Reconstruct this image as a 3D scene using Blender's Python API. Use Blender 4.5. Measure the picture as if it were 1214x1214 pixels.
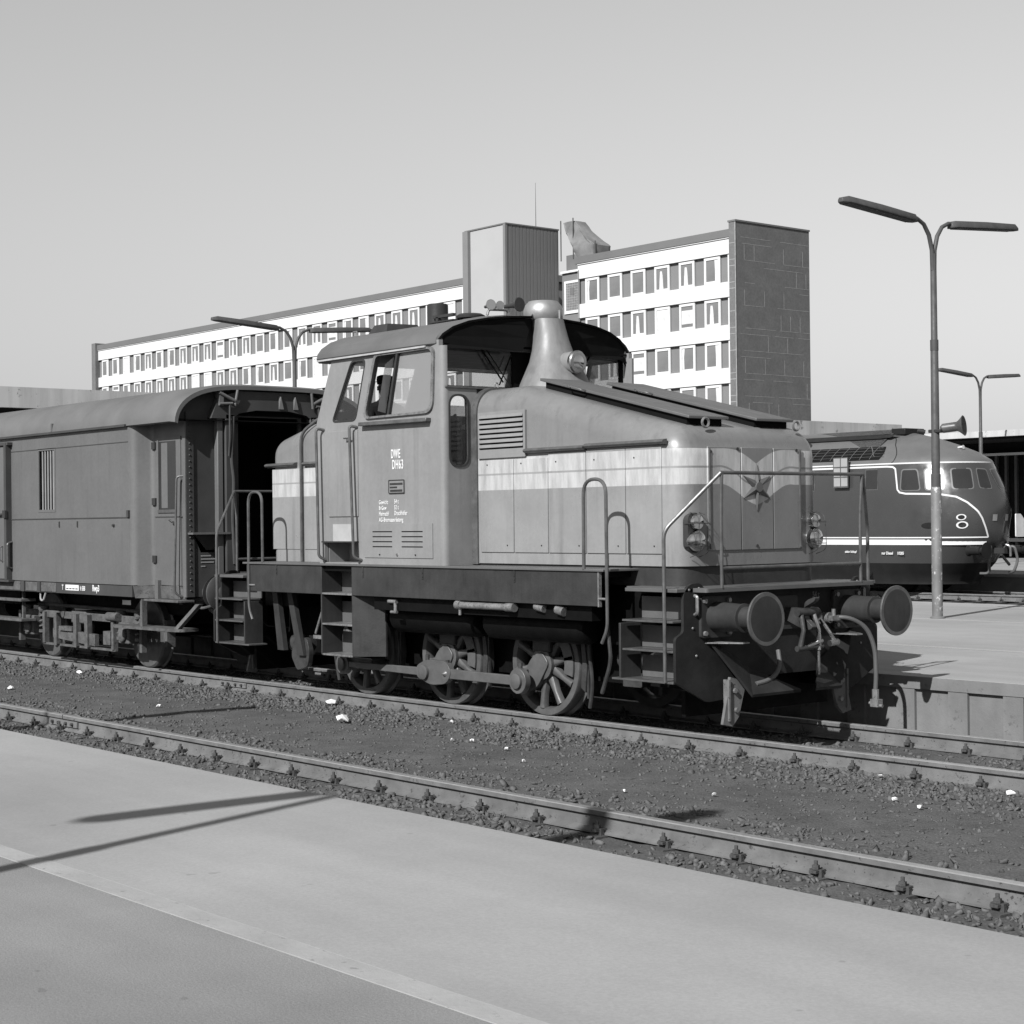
import bpy, bmesh, math, random
import numpy as np
from mathutils import Vector, Matrix
from mathutils.geometry import tessellate_polygon
random.seed(7); np.random.seed(7)
for _o in list(bpy.data.objects): bpy.data.objects.remove(_o)
SC = bpy.context.scene
COL = SC.collection
R = math.radians

# ------------------------------------------------------------------ camera
# world: X along the track (towards the front of the engine), Y away from the photographer, Z up, rail top = 0
CAM = Vector((9.971, -11.941, 1.896))
yaw, pit, rol = R(39.7133), R(0.30466), R(-0.61927)
fw = Vector((-math.cos(yaw)*math.cos(pit), math.sin(yaw)*math.cos(pit), math.sin(pit)))
rt = Vector((math.sin(yaw), math.cos(yaw), 0)); up = rt.cross(fw)
r2 = rt*math.cos(rol) + up*math.sin(rol); u2 = up*math.cos(rol) - rt*math.sin(rol)
cd = bpy.data.cameras.new('camera'); cam = bpy.data.objects.new('camera', cd); COL.objects.link(cam)
cd.sensor_width = 36; cd.lens = 36*2075.97/1214; cd.clip_start = 0.1; cd.clip_end = 6000
cam.matrix_world = Matrix(((r2.x, u2.x, -fw.x, CAM.x), (r2.y, u2.y, -fw.y, CAM.y), (r2.z, u2.z, -fw.z, CAM.z), (0, 0, 0, 1)))
SC.camera = cam

# ------------------------------------------------------------------ sky, sun, exposure (black and white film: neutral light)
ELEV = R(36.5); SUNX, SUNY = 0.30, -0.954            # the sun stands behind the photographer, slightly to the right
wd = bpy.data.worlds.new('World'); SC.world = wd; wd.use_nodes = True
nt = wd.node_tree; nt.nodes.clear()
sky = nt.nodes.new('ShaderNodeTexSky'); sky.sky_type = 'NISHITA'; sky.sun_disc = False
sky.sun_elevation = ELEV; sky.sun_rotation = math.atan2(SUNX, SUNY)
sky.air_density = 3.5; sky.dust_density = 0.0; sky.ozone_density = 3.0
bw = nt.nodes.new('ShaderNodeRGBToBW'); bg = nt.nodes.new('ShaderNodeBackground'); wo = nt.nodes.new('ShaderNodeOutputWorld')
nt.links.new(sky.outputs[0], bw.inputs[0]); nt.links.new(bw.outputs[0], bg.inputs[0]); nt.links.new(bg.outputs[0], wo.inputs[0])
bg.inputs[1].default_value = 0.070
sl = bpy.data.lights.new('sun', 'SUN'); sl.energy = 5.0; sl.angle = R(0.5); sl.color = (1, 1, 1)
so = bpy.data.objects.new('sun', sl); COL.objects.link(so); so.location = (20, -40, 40)
so.rotation_euler = (-Vector((SUNX*math.cos(ELEV), SUNY*math.cos(ELEV), math.sin(ELEV)))).to_track_quat('-Z', 'Y').to_euler()
vs = SC.view_settings; vs.view_transform = 'Standard'; vs.look = 'None'; vs.gamma = 1; vs.exposure = 0.60; vs.use_curve_mapping = False
SC.render.engine = 'CYCLES'

# ------------------------------------------------------------------ materials (all neutral greys)
AF = .66
def mat(name, base, rough=.6, metal=0., var=.18, scale=3., streak=0., bump=.0, bscale=60., spots=0., spotcol=.02, fine=0., fscale=120., spec=None, ss=9, drip=0.):
    m = bpy.data.materials.new(name); m.use_nodes = True; t = m.node_tree; N = t.nodes; L = t.links
    b = N['Principled BSDF']; b.inputs['Roughness'].default_value = rough; b.inputs['Metallic'].default_value = metal
    b.inputs['Specular IOR Level'].default_value = spec if spec is not None else (.12 if base < .03 else .25 if base < .09 and rough > .3 else .12 if rough > .7 else .5)
    tc = N.new('ShaderNodeTexCoord')
    def noise(sc, det=5, vec=None, ro=.6):
        n = N.new('ShaderNodeTexNoise'); n.inputs['Scale'].default_value = sc; n.inputs['Detail'].default_value = det
        n.inputs['Roughness'].default_value = ro
        L.new(vec or tc.outputs['Object'], n.inputs['Vector']); return n.outputs['Fac']
    def rng(v, a, bb, c, d):
        r = N.new('ShaderNodeMapRange'); L.new(v, r.inputs[0])
        for i, x in enumerate((a, bb, c, d)): r.inputs[i+1].default_value = x
        return r.outputs[0]
    def mul(a, c):
        q = N.new('ShaderNodeMath'); q.operation = 'MULTIPLY'
        for i, x in enumerate((a, c)):
            if isinstance(x, (int, float)): q.inputs[i].default_value = x
            else: L.new(x, q.inputs[i])
        return q.outputs[0]
    v = mul(rng(noise(scale), .3, .7, 1-var, 1+var), base*AF)
    if fine: v = mul(v, rng(noise(fscale, 3), .3, .7, 1-fine, 1+fine))
    if streak:
        mp = N.new('ShaderNodeMapping'); mp.inputs['Scale'].default_value = (ss, ss, ss*.055); L.new(tc.outputs['Object'], mp.inputs[0])
        v = mul(v, rng(noise(1.6, 6, mp.outputs[0], .7), .42, .68, 1+streak*.35, 1-streak))
    if drip:        # sparse runs of dirt down the panels
        mp2 = N.new('ShaderNodeMapping'); mp2.inputs['Scale'].default_value = (5.5, 5.5, .32); mp2.inputs['Location'].default_value = (3.1, 1.7, .4); L.new(tc.outputs['Object'], mp2.inputs[0])
        v = mul(v, rng(noise(1.3, 7, mp2.outputs[0], .62), .56, .74, 1, 1-drip))
        v = mul(v, rng(noise(.9, 8, None, .7), .5, .72, 1, 1-drip*.6))
    if spots:
        mx = N.new('ShaderNodeMix'); mx.data_type = 'FLOAT'
        L.new(rng(noise(scale*4.3, 6, None, .75), .62-spots*.12, .66-spots*.1, 0, 1), mx.inputs[0]); L.new(v, mx.inputs[2]); mx.inputs[3].default_value = spotcol*AF
        v = mx.outputs[0]
    L.new(v, b.inputs['Base Color'])
    L.new(rng(noise(scale*2.1), .3, .7, max(.03, rough-.1), min(1, rough+.12)), b.inputs['Roughness'])
    if bump:
        bp = N.new('ShaderNodeBump'); bp.inputs['Strength'].default_value = bump; bp.inputs['Distance'].default_value = .02
        L.new(noise(bscale, 6), bp.inputs['Height']); L.new(bp.outputs[0], b.inputs['Normal'])
    m['v'] = 1
    return m
def glass(name, tint=.75, rough=.02, a=.22):
    m = bpy.data.materials.new(name); m.use_nodes = True; t = m.node_tree; N = t.nodes; L = t.links; N.clear()
    o = N.new('ShaderNodeOutputMaterial'); tr = N.new('ShaderNodeBsdfTransparent'); tr.inputs[0].default_value = (tint, tint, tint, 1)
    g = N.new('ShaderNodeBsdfGlossy'); g.inputs['Roughness'].default_value = rough; g.inputs[0].default_value = (.9, .9, .9, 1)
    f = N.new('ShaderNodeFresnel'); f.inputs[0].default_value = 1.38
    d = N.new('ShaderNodeBsdfDiffuse'); d.inputs[0].default_value = (.4, .4, .4, 1)
    m1 = N.new('ShaderNodeMixShader'); m1.inputs[0].default_value = a; L.new(tr.outputs[0], m1.inputs[1]); L.new(d.outputs[0], m1.inputs[2])
    m2 = N.new('ShaderNodeMixShader'); L.new(f.outputs[0], m2.inputs[0]); L.new(m1.outputs[0], m2.inputs[1]); L.new(g.outputs[0], m2.inputs[2])
    L.new(m2.outputs[0], o.inputs[0]); return m
M = dict(
 loco=mat('loco_paint', .262, .38, var=.11, scale=1.4, streak=.04, bump=.05, bscale=5, fine=.04, fscale=25, drip=.20),
 locodark=mat('loco_cover_paint', .115, .5, var=.12, scale=3),
 frame=mat('frame_black_paint', .042, .5, var=.25, scale=4, streak=.12, bump=.1, bscale=40),
 black=mat('underframe_black', .004, .6, var=.35, scale=6),
 matt_black=mat('visor_black', .006, .9, var=.2, scale=4),  # flat black; on the cab front and under the covers it stands for shade
 oily=mat('oily_steel', .075, .38, metal=.35, var=.35, scale=7, bump=.15, bscale=50),
 rodsteel=mat('rod_paint', .125, .42, metal=.2, var=.2, scale=6, bump=.05),
 bright=mat('bright_steel', .62, .22, metal=.95, var=.15, scale=8),
 edge=mat('worn_edge_steel', .27, .4, metal=.4, var=.4, scale=12, spots=.4, spotcol=.08),
 handrail=mat('handrail_paint', .125, .36, metal=.3, var=.3, scale=9),
 chrome=mat('lamp_chrome', .75, .10, metal=1., var=.05),
 white=mat('white_lettering', .8, .6, var=.05),
 rubber=mat('grey_hose', .10, .6, var=.15),
 seat=mat('seat_cover', .32, .7),
 cabin=mat('cab_inside', .07, .7, var=.1),
 coach=mat('coach_paint', .135, .5, var=.10, scale=1.0, streak=.03, bump=.06, bscale=3.5, fine=.06, fscale=30, drip=.16),
 coachroof=mat('coach_roof', .135, .6, var=.18, scale=1.5, bump=.06, bscale=12),
 coachend=mat('coach_end_paint', .062, .6, var=.15),
 step=mat('step_plate', .10, .6, var=.12, scale=6),
 sootpaint=mat('sooty_paint', .20, .5, var=.16, scale=2.5, streak=.2, bump=.04, bscale=6),
 bogie=mat('bogie_dust', .115, .75, var=.35, scale=8, spots=.35, spotcol=.04, bump=.2, bscale=40),
 headstock=mat('headstock_paint', .026, .5, var=.3, scale=5, bump=.1, bscale=40),
 wheel=mat('wheel_steel', .11, .5, metal=.2, var=.3, scale=6, bump=.08),
 rail=mat('rail_side_rust', .17, .75, var=.25, scale=5, spots=.25, spotcol=.06, bump=.1, bscale=60),
 railtop=mat('rail_head_polish', .42, .34, metal=.45, var=.12, scale=14),
 clip=mat('fastening_rust', .08, .85, var=.35, scale=20, bump=.3, bscale=80),
 sleeper=mat('sleeper_wood', .05, .9, var=.3, scale=6, bump=.4, bscale=50),
 dirt=mat('cinder_dirt', .112, .95, var=.22, scale=2.2, spots=.2, spotcol=.06, bump=.6, bscale=45, fine=.3, fscale=60),
 stone=mat('ballast_stone', .125, .9, var=.45, scale=14, bump=.3, bscale=90),
 ground=mat('ground_cinder', .09, .95, var=.3, scale=.8, bump=.4, bscale=20),
 plat=mat('platform_concrete', .362, .85, var=.08, scale=.7, spots=0, spotcol=.27, bump=.10, bscale=120, fine=.07, fscale=70),
 platasph=mat('platform_asphalt', .28, .9, var=.09, scale=1.2, bump=.22, bscale=130, fine=.12, fscale=90),
 platedge=mat('platform_edge_stone', .385, .8, var=.12, scale=3, spots=.2, spotcol=.27, bump=.15, bscale=40),
 platface=mat('platform_wall', .205, .9, var=.15, scale=2.2, streak=.07, ss=3, spots=.1, spotcol=.15, bump=.15, bscale=40),
 groove=mat('joint_filler', .12, .9),
 bwhite=mat('facade_white', .78, .7, var=.025, scale=.3),
 bgrey=mat('facade_grey_panel', .22, .55, var=.05, scale=.5),
 bframe=mat('window_frame_white', .82, .5, var=.02),
 bstone=mat('endwall_slate', .185, .75, var=.10, scale=.7, bump=.1, bscale=3, fine=.12, fscale=6),
 bmortar=mat('slate_joint', .38, .8),
 bparapet=mat('parapet_sheet', .17, .6, var=.06, scale=.3),
 tower=mat('tower_render', .45, .7, var=.03, scale=.4),
 tarp=mat('canvas', .22, .85, var=.25, scale=.9),
 curtain=mat('net_curtain', .72, .85, var=.15, scale=1.5),
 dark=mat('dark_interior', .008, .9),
 concrete=mat('canopy_concrete', .56, .85, var=.10, scale=.5, streak=.22, ss=1.1, spots=.1, spotcol=.28),
 darkwall=mat('shed_dark', .02, .8, var=.2),
 lampmetal=mat('lamp_post_paint', .085, .55, var=.2, scale=6),
 lampchip=mat('lamp_post_chipped', .17, .6, var=.25, scale=2.2, spots=.45, spotcol=.55),
 diffuser=mat('lamp_diffuser', .05, .5),
 rcar=mat('railcar_red', .06, .22, var=.05, scale=1.5),
 rcarlow=mat('railcar_skirt', .022, .4, var=.15),
 rcarroof=mat('railcar_roof', .15, .38, metal=.1, var=.12, scale=1.5),
 cream=mat('railcar_cream_line', .78, .4, var=.04),
 glassdark=mat('dark_glass', .03, .06, var=.1),
 glassoff=mat('office_glass', .21, .10, var=.25, scale=.35),
 paper=mat('paper_scrap', .85, .8),
 skin=mat('skin', .16, .6), cloth=mat('dark_cloth', .02, .9),
 clear=glass('cab_glass', .86, .02, .05), hazy=glass('dusty_cab_glass', .55, .05, .42),
)

def crack(m, sc=.55, wid=.006, strength=.35, joint=0.):
    t = m.node_tree; N = t.nodes; L = t.links; b = N['Principled BSDF']; s0 = b.inputs['Base Color'].links[0].from_socket
    tc = [n for n in N if n.type == 'TEX_COORD'][0]
    def mm(op, a, c):
        q = N.new('ShaderNodeMath'); q.operation = op
        for i, x in enumerate((a, c)):
            if isinstance(x, (int, float)): q.inputs[i].default_value = x
            else: L.new(x, q.inputs[i])
        return q.outputs[0]
    def nz(scale, det, vec=None):
        n = N.new('ShaderNodeTexNoise'); n.inputs['Scale'].default_value = scale; n.inputs['Detail'].default_value = det; L.new(vec or tc.outputs['Object'], n.inputs[0]); return n
    w = nz(2.3, 5); mx = N.new('ShaderNodeMix'); mx.data_type = 'VECTOR'; mx.inputs[0].default_value = .16; L.new(tc.outputs['Object'], mx.inputs[4]); L.new(w.outputs['Color'], mx.inputs[5])
    v = N.new('ShaderNodeTexVoronoi'); v.feature = 'DISTANCE_TO_EDGE'; v.inputs['Scale'].default_value = sc; L.new(mx.outputs[1], v.inputs['Vector'])
    line = mm('LESS_THAN', v.outputs['Distance'], wid); msk = mm('GREATER_THAN', nz(.35, 3).outputs['Fac'], .52)
    fac = mm('SUBTRACT', 1, mm('MULTIPLY', mm('MULTIPLY', line, msk), strength))
    mr = N.new('ShaderNodeMapRange'); L.new(nz(.22, 6).outputs['Fac'], mr.inputs[0])
    for i, x in enumerate((.35, .68, 1.06, .84)): mr.inputs[i+1].default_value = x
    mp = N.new('ShaderNodeMapping'); mp.inputs['Scale'].default_value = (.25, 2.2, 1); L.new(tc.outputs['Object'], mp.inputs[0])
    m2 = N.new('ShaderNodeMapRange'); L.new(nz(1.1, 5, mp.outputs[0]).outputs['Fac'], m2.inputs[0])
    for i, x in enumerate((.35, .66, 1.04, .93)): m2.inputs[i+1].default_value = x
    sp = N.new('ShaderNodeMapRange'); L.new(nz(7, 2).outputs['Fac'], sp.inputs[0])
    for i, x in enumerate((.735, .76, 1., .80)): sp.inputs[i+1].default_value = x
    c = mm('MULTIPLY', mm('MULTIPLY', mm('MULTIPLY', mm('MULTIPLY', s0, fac), mr.outputs[0]), m2.outputs[0]), sp.outputs[0])
    L.new(c, b.inputs['Base Color'])
crack(M['plat'], .5, .0012, .0); crack(M['platasph'], .45, .0012, .0); crack(M['platface'], 1.1, .002, .15)

# ------------------------------------------------------------------ mesh helpers
class MB:
    def __init__(s): s.v = []; s.f = []
    def add(s, vs_, fs):
        b = len(s.v); s.v += [tuple(map(float, p)) for p in vs_]; s.f += [tuple(i+b for i in q) for q in fs]; return s
    def box(s, x0, x1, y0, y1, z0, z1):
        if x0 > x1: x0, x1 = x1, x0
        if y0 > y1: y0, y1 = y1, y0
        if z0 > z1: z0, z1 = z1, z0
        return s.add([(x0,y0,z0),(x1,y0,z0),(x1,y1,z0),(x0,y1,z0),(x0,y0,z1),(x1,y0,z1),(x1,y1,z1),(x0,y1,z1)],
                     [(0,3,2,1),(4,5,6,7),(0,1,5,4),(1,2,6,5),(2,3,7,6),(3,0,4,7)])
    def hexa(s, p):   # 8 corners, bottom 4 ccw then top 4
        return s.add(p, [(0,3,2,1),(4,5,6,7),(0,1,5,4),(1,2,6,5),(2,3,7,6),(3,0,4,7)])
    def rings(s, rings, cap=True, closed=False):
        n = len(rings[0]); b = len(s.v)
        for r_ in rings: s.v += [tuple(map(float, p)) for p in r_]
        k = len(rings)
        for i in range(k if closed else k-1):
            a = b+i*n; c = b+((i+1) % k)*n
            for j in range(n): s.f.append((a+j, a+(j+1) % n, c+(j+1) % n, c+j))
        if cap and not closed:
            s.f.append(tuple(b+j for j in reversed(range(n)))); s.f.append(tuple(b+(k-1)*n+j for j in range(n)))
        return s
    def lathe(s, prof, c, axis, n=24):      # prof: list of (t along axis, radius)
        a = Vector(axis).normalized(); e1 = a.orthogonal().normalized(); e2 = a.cross(e1); c = Vector(c)
        rg = []
        for t, r_ in prof:
            r_ = max(r_, 1e-4)
            rg.append([c+a*t+(e1*math.cos(2*math.pi*j/n)+e2*math.sin(2*math.pi*j/n))*r_ for j in range(n)])
        return s.rings(rg)
    def ringlathe(s, prof, c, axis, n=24):   # closed profile: an open ring without end caps
        a = Vector(axis).normalized(); e1 = a.orthogonal().normalized(); e2 = a.cross(e1); c = Vector(c); k = len(prof)
        return s.rings([[c+a*t+(e1*math.cos(2*math.pi*j/n)+e2*math.sin(2*math.pi*j/n))*r_ for t, r_ in prof] for j in range(n)], closed=True)
    def cyl(s, p, q, r_, r1=None, n=14):
        p = Vector(p); q = Vector(q); d = q-p
        return s.lathe([(0, r_), (d.length, r_ if r1 is None else r1)], p, d, n)
    def tube(s, pts, r_, n=8):
        pts = [Vector(p) for p in pts]; rg = []; e = None
        for i, p in enumerate(pts):
            d = ((pts[i+1]-p).normalized() if i < len(pts)-1 else Vector())+((p-pts[i-1]).normalized() if i else Vector())
            d = d.normalized() if d.length > 1e-6 else (pts[i+1]-p).normalized()
            if e is None: e = d.orthogonal().normalized()
            e = (e-d*e.dot(d)).normalized(); e2 = d.cross(e)
            rr = r_[i] if isinstance(r_, (list, tuple)) else r_
            rg.append([p+(e*math.cos(2*math.pi*j/n)+e2*math.sin(2*math.pi*j/n))*rr for j in range(n)])
        return s.rings(rg)
    def plate(s, outer, holes, plane, c, th):   # 2-D outline with holes, in plane 'XZ' (at Y=c..c+th), 'YZ' (X) or 'XY' (Z)
        mp = {'XZ': lambda a, b, t: (a, t, b), 'YZ': lambda a, b, t: (t, a, b), 'XY': lambda a, b, t: (a, b, t)}[plane]
        loops = [list(outer)]+[list(h) for h in holes]
        tri = tessellate_polygon([[Vector((a, b, 0)) for a, b in l] for l in loops])
        flat = [p for l in loops for p in l]; n = len(flat); b0 = len(s.v)
        for t in (c, c+th): s.v += [mp(a, b, t) for a, b in flat]
        for t in tri: s.f.append(tuple(b0+i for i in t)); s.f.append(tuple(b0+n+i for i in reversed(t)))
        o = b0
        for l in loops:
            k = len(l)
            for j in range(k): s.f.append((o+j, o+(j+1) % k, o+n+(j+1) % k, o+n+j))
            o += k
        return s
    def sheet(s, outer, plane, c):
        mp = {'XZ': lambda a, b: (a, c, b), 'YZ': lambda a, b: (c, a, b), 'XY': lambda a, b: (a, b, c)}[plane]
        return s.add([mp(a, b) for a, b in outer], [tuple(range(len(outer)))])
    def build(s, name, m, parent=None, smooth=35, bevel=0, recalc=True):
        me = bpy.data.meshes.new(name); me.from_pydata(s.v, [], s.f)
        if recalc:
            bm = bmesh.new(); bm.from_mesh(me); bmesh.ops.recalc_face_normals(bm, faces=bm.faces); bm.to_mesh(me); bm.free()
        return link(name, me, m, parent, smooth, bevel)
def link(name, me, m, parent=None, smooth=35, bevel=0):
    if isinstance(m, str): m = M[m]
    if m and not me.materials: me.materials.append(m)
    if smooth:
        me.polygons.foreach_set('use_smooth', [True]*len(me.polygons)); me.set_sharp_from_angle(angle=R(smooth))
    o = bpy.data.objects.new(name, me); COL.objects.link(o)
    if parent: adopt(o, parent)
    if bevel:
        md = o.modifiers.new('bevel', 'BEVEL'); md.width = bevel; md.segments = 2; md.limit_method = 'ANGLE'; md.angle_limit = R(40)
    return o
def wmat(o):
    w = Matrix.Translation(o.location) if o.rotation_euler[:] == (0, 0, 0) else Matrix.LocRotScale(o.location, o.rotation_euler, o.scale)
    return (wmat(o.parent) @ o.matrix_parent_inverse @ w) if o.parent else w
def adopt(o, parent):
    o.parent = parent; o.matrix_parent_inverse = wmat(parent).inverted()
def tag(o, label=None, cat=None, group=None, kind=None):
    if label: o['label'] = label
    if cat: o['category'] = cat
    if group: o['group'] = group
    if kind: o['kind'] = kind
    return o
def thing(name, label, cat, loc, group=None):
    o = bpy.data.objects.new(name, None); COL.objects.link(o); o.location = loc; o.empty_display_size = .2
    return tag(o, label, cat, group)
def inst(src, name, parent, loc=(0, 0, 0), rotz=0):      # shares the mesh of src (built about the origin)
    o = bpy.data.objects.new(name, src if isinstance(src, bpy.types.Mesh) else src.data); COL.objects.link(o)
    o.location = loc; o.rotation_euler = (0, 0, rotz)
    if parent: adopt(o, parent)
    return o
def meshof(mb, name, m, smooth=35):
    o = mb.build(name, m, None, smooth); me = o.data; bpy.data.objects.remove(o); return me
def rpoly(pts, r_, n=5):        # polygon with rounded corners
    out = []; k = len(pts); rs = r_ if isinstance(r_, (list, tuple)) else [r_]*k
    for i in range(k):
        p = Vector(pts[i]); a = Vector(pts[i-1]); b = Vector(pts[(i+1) % k]); rr = rs[i]
        if rr <= 0: out.append(tuple(p)); continue
        da = (a-p).normalized(); db = (b-p).normalized(); d = min(rr, (a-p).length*.49, (b-p).length*.49)
        for j in range(n+1):
            t = j/n; out.append(tuple(p+da*d*(1-t)**2+db*d*t**2))
    return out
def rrect(x0, z0, x1, z1, r_, n=5): return rpoly([(x0, z0), (x1, z0), (x1, z1), (x0, z1)], r_, n)
def circ(cx, cy, r_, n=20, a0=0): return [(cx+r_*math.cos(a0+2*math.pi*i/n), cy+r_*math.sin(a0+2*math.pi*i/n)) for i in range(n)]
def arc3(pts, r_, n=6):         # polyline in 3-D with rounded bends
    out = [Vector(pts[0])]
    for i in range(1, len(pts)-1):
        p = Vector(pts[i]); a = Vector(pts[i-1]); b = Vector(pts[i+1]); da = (a-p); db = (b-p)
        d = min(r_, da.length*.49, db.length*.49); da.normalize(); db.normalize()
        for j in range(n+1):
            t = j/n; out.append(p+da*d*(1-t)**2+db*d*t**2)
    out.append(Vector(pts[-1])); return out
def text(name, s_, size, loc, rot, m, parent, xs=1., ext=.0015, align='LEFT', bold=.022, space=1.):
    cu = bpy.data.curves.new(name, 'FONT'); cu.body = s_; cu.size = size; cu.extrude = ext; cu.align_x = align; cu.offset = size*bold; cu.space_character = space
    t = bpy.data.objects.new(name, cu); COL.objects.link(t)
    bpy.context.view_layer.update()
    me = bpy.data.meshes.new_from_object(t.evaluated_get(bpy.context.evaluated_depsgraph_get())); bpy.data.objects.remove(t)
    rm = {'side': Matrix(((1,0,0),(0,0,-1),(0,1,0))), 'front': Matrix(((0,0,1),(1,0,0),(0,1,0)))}[rot].to_4x4()
    me.transform(Matrix.Translation(loc) @ rm @ Matrix.Diagonal((xs, 1, 1, 1)))
    me.materials.clear(); return link(name, me, m, parent, 0)
def add_stripe(m, fn):          # lets a builder extend a paint material's base colour: fn(nodes, links, coord, colour_socket) -> socket
    t = m.node_tree; b = t.nodes['Principled BSDF']; s0 = b.inputs['Base Color'].links[0].from_socket
    tc = [n for n in t.nodes if n.type == 'TEX_COORD'][0]
    t.links.new(fn(t.nodes, t.links, tc.outputs['Object'], s0), b.inputs['Base Color'])
# ================================================================== the setting
def struct(name, mb, m, parent=None, smooth=35, bevel=0):
    o = mb.build(name, m, parent, smooth, bevel)
    if not parent: tag(o, kind='structure')
    return o
# ground sheet to the horizon
g = MB(); g.add([(-3000,-3000,-.26),(3000,-3000,-.26),(3000,3000,-.26),(-3000,3000,-.26)], [(0,1,2,3)])
struct('ground', g, 'ground', smooth=0)

# cinder bed between the platforms
def vnoise(x, y, s, seed):
    rs = np.random.RandomState(seed); G = rs.rand(256, 256)
    u = x/s; v = y/s; i = np.floor(u).astype(int); j = np.floor(v).astype(int); a = u-i; b = v-j
    a = a*a*(3-2*a); b = b*b*(3-2*b)
    q = lambda ii, jj: G[ii % 256, jj % 256]
    return (q(i,j)*(1-a)+q(i+1,j)*a)*(1-b)+(q(i,j+1)*(1-a)+q(i+1,j+1)*a)*b-.5
def bed_z(x, y):
    z = np.full_like(x, -.158)
    z += .022*vnoise(x, y, .9, 1)+.018*vnoise(x, y, .23, 2)+.016*vnoise(x, y, .09, 3)
    mid = np.clip(1-np.abs(y+2.45)/.85, 0, 1); z = z*(1-.6*mid)-.135*mid*.6
    near = np.minimum(np.abs(np.abs(y)-.7525), np.abs(np.abs(y+4.907)-.7525))
    return np.where(near < .1, np.minimum(z, -.155), z)
xs = np.arange(-46, 13.01, .11); ys = np.arange(-6.6, 1.74, .085)
X, Y = np.meshgrid(xs, ys, indexing='ij'); Z = bed_z(X, Y)
V = np.stack([X, Y, Z], -1).reshape(-1, 3); nx, ny = X.shape
I = np.arange(nx*ny).reshape(nx, ny)
F = np.stack([I[:-1,:-1], I[1:,:-1], I[1:,1:], I[:-1,1:]], -1).reshape(-1, 4)
def np_mesh(name, V, F):
    me = bpy.data.meshes.new(name); k = F.shape[1]
    me.vertices.add(len(V)); me.vertices.foreach_set('co', V.astype(np.float32).ravel())
    me.loops.add(F.size); me.loops.foreach_set('vertex_index', F.astype(np.int32).ravel())
    me.polygons.add(len(F)); me.polygons.foreach_set('loop_start', np.arange(0, F.size, k, dtype=np.int32))
    me.update(calc_edges=True); me.validate(); return me
tag(link('track_bed', np_mesh('track_bed', V, F), 'dirt', None, 60), kind='structure')

# loose ballast stones: nobody could count them
def ico():
    t = (1+5**.5)/2
    v = np.array([(-1,t,0),(1,t,0),(-1,-t,0),(1,-t,0),(0,-1,t),(0,1,t),(0,-1,-t),(0,1,-t),(t,0,-1),(t,0,1),(-t,0,-1),(-t,0,1)], float)
    f = np.array([(0,11,5),(0,5,1),(0,1,7),(0,7,10),(0,10,11),(1,5,9),(5,11,4),(11,10,2),(10,7,6),(7,1,8),(3,9,4),(3,4,2),(3,2,6),(3,6,8),(3,8,9),(4,9,5),(2,4,11),(6,2,10),(8,6,7),(9,8,1)])
    return v/np.linalg.norm(v[0]), f
iv, iff = ico()
rs = np.random.RandomState(11); px_, py_, ps_ = [], [], []
def band(n, x0, x1, y0, y1, s0, s1, mu=None):
    # denser towards the near end of the scene, where single stones can be seen
    u = rs.rand(n)**.8; x = x0+(x1-x0)*u
    y = y0+(y1-y0)*rs.rand(n) if mu is None else np.clip(mu+(y1-y0)*.34*rs.randn(n), y0, y1)
    px_.append(x); py_.append(y); ps_.append(s0+(s1-s0)*rs.rand(n)**2.2)
band(17000, -26, 9, -1.85, -.84, .012, .035, -1.1)
band(17000, -24, 9, -4.09, -3.1, .012, .035, -3.75)
band(7000, -22, 9, -3.3, -1.6, .006, .022)
band(9000, -16, 9, -.66, .66, .012, .035)
band(4500, -10, 9, .84, 1.62, .012, .035)
band(9500, -14, 9, -5.5, -4.24, .012, .035)
bx, by, bs = map(np.concatenate, (px_, py_, ps_)); n = len(bx)
clump = vnoise(bx, by, .55, 9)+.5; keep = rs.rand(n) < np.clip(clump*1.7, .15, 1); bx, by, bs = bx[keep], by[keep], bs[keep]; n = len(bx)
q = rs.randn(n, 4); q[:, 1:3] *= .45; q /= np.linalg.norm(q, axis=1)[:, None]; w, x, y, z = q.T
RM = np.stack([1-2*(y*y+z*z), 2*(x*y-z*w), 2*(x*z+y*w), 2*(x*y+z*w), 1-2*(x*x+z*z), 2*(y*z-x*w), 2*(x*z-y*w), 2*(y*z+x*w), 1-2*(x*x+y*y)], -1).reshape(n, 3, 3)
SV = iv[None]*(1+.34*rs.randn(n, 12, 1))*(bs[:, None, None]*np.stack([np.ones(n), .55+.45*rs.rand(n), .25+.35*rs.rand(n)], -1)[:, None, :])
SV = np.einsum('nij,nkj->nki', RM, SV)+np.stack([bx, by, bed_z(bx, by)+bs*.16], -1)[:, None, :]
SF = (iff[None]+12*np.arange(n)[:, None, None]).reshape(-1, 3)
tag(link('ballast_stones', np_mesh('ballast_stones', SV.reshape(-1, 3), SF), 'stone', None, 0), kind='stuff')

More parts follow.
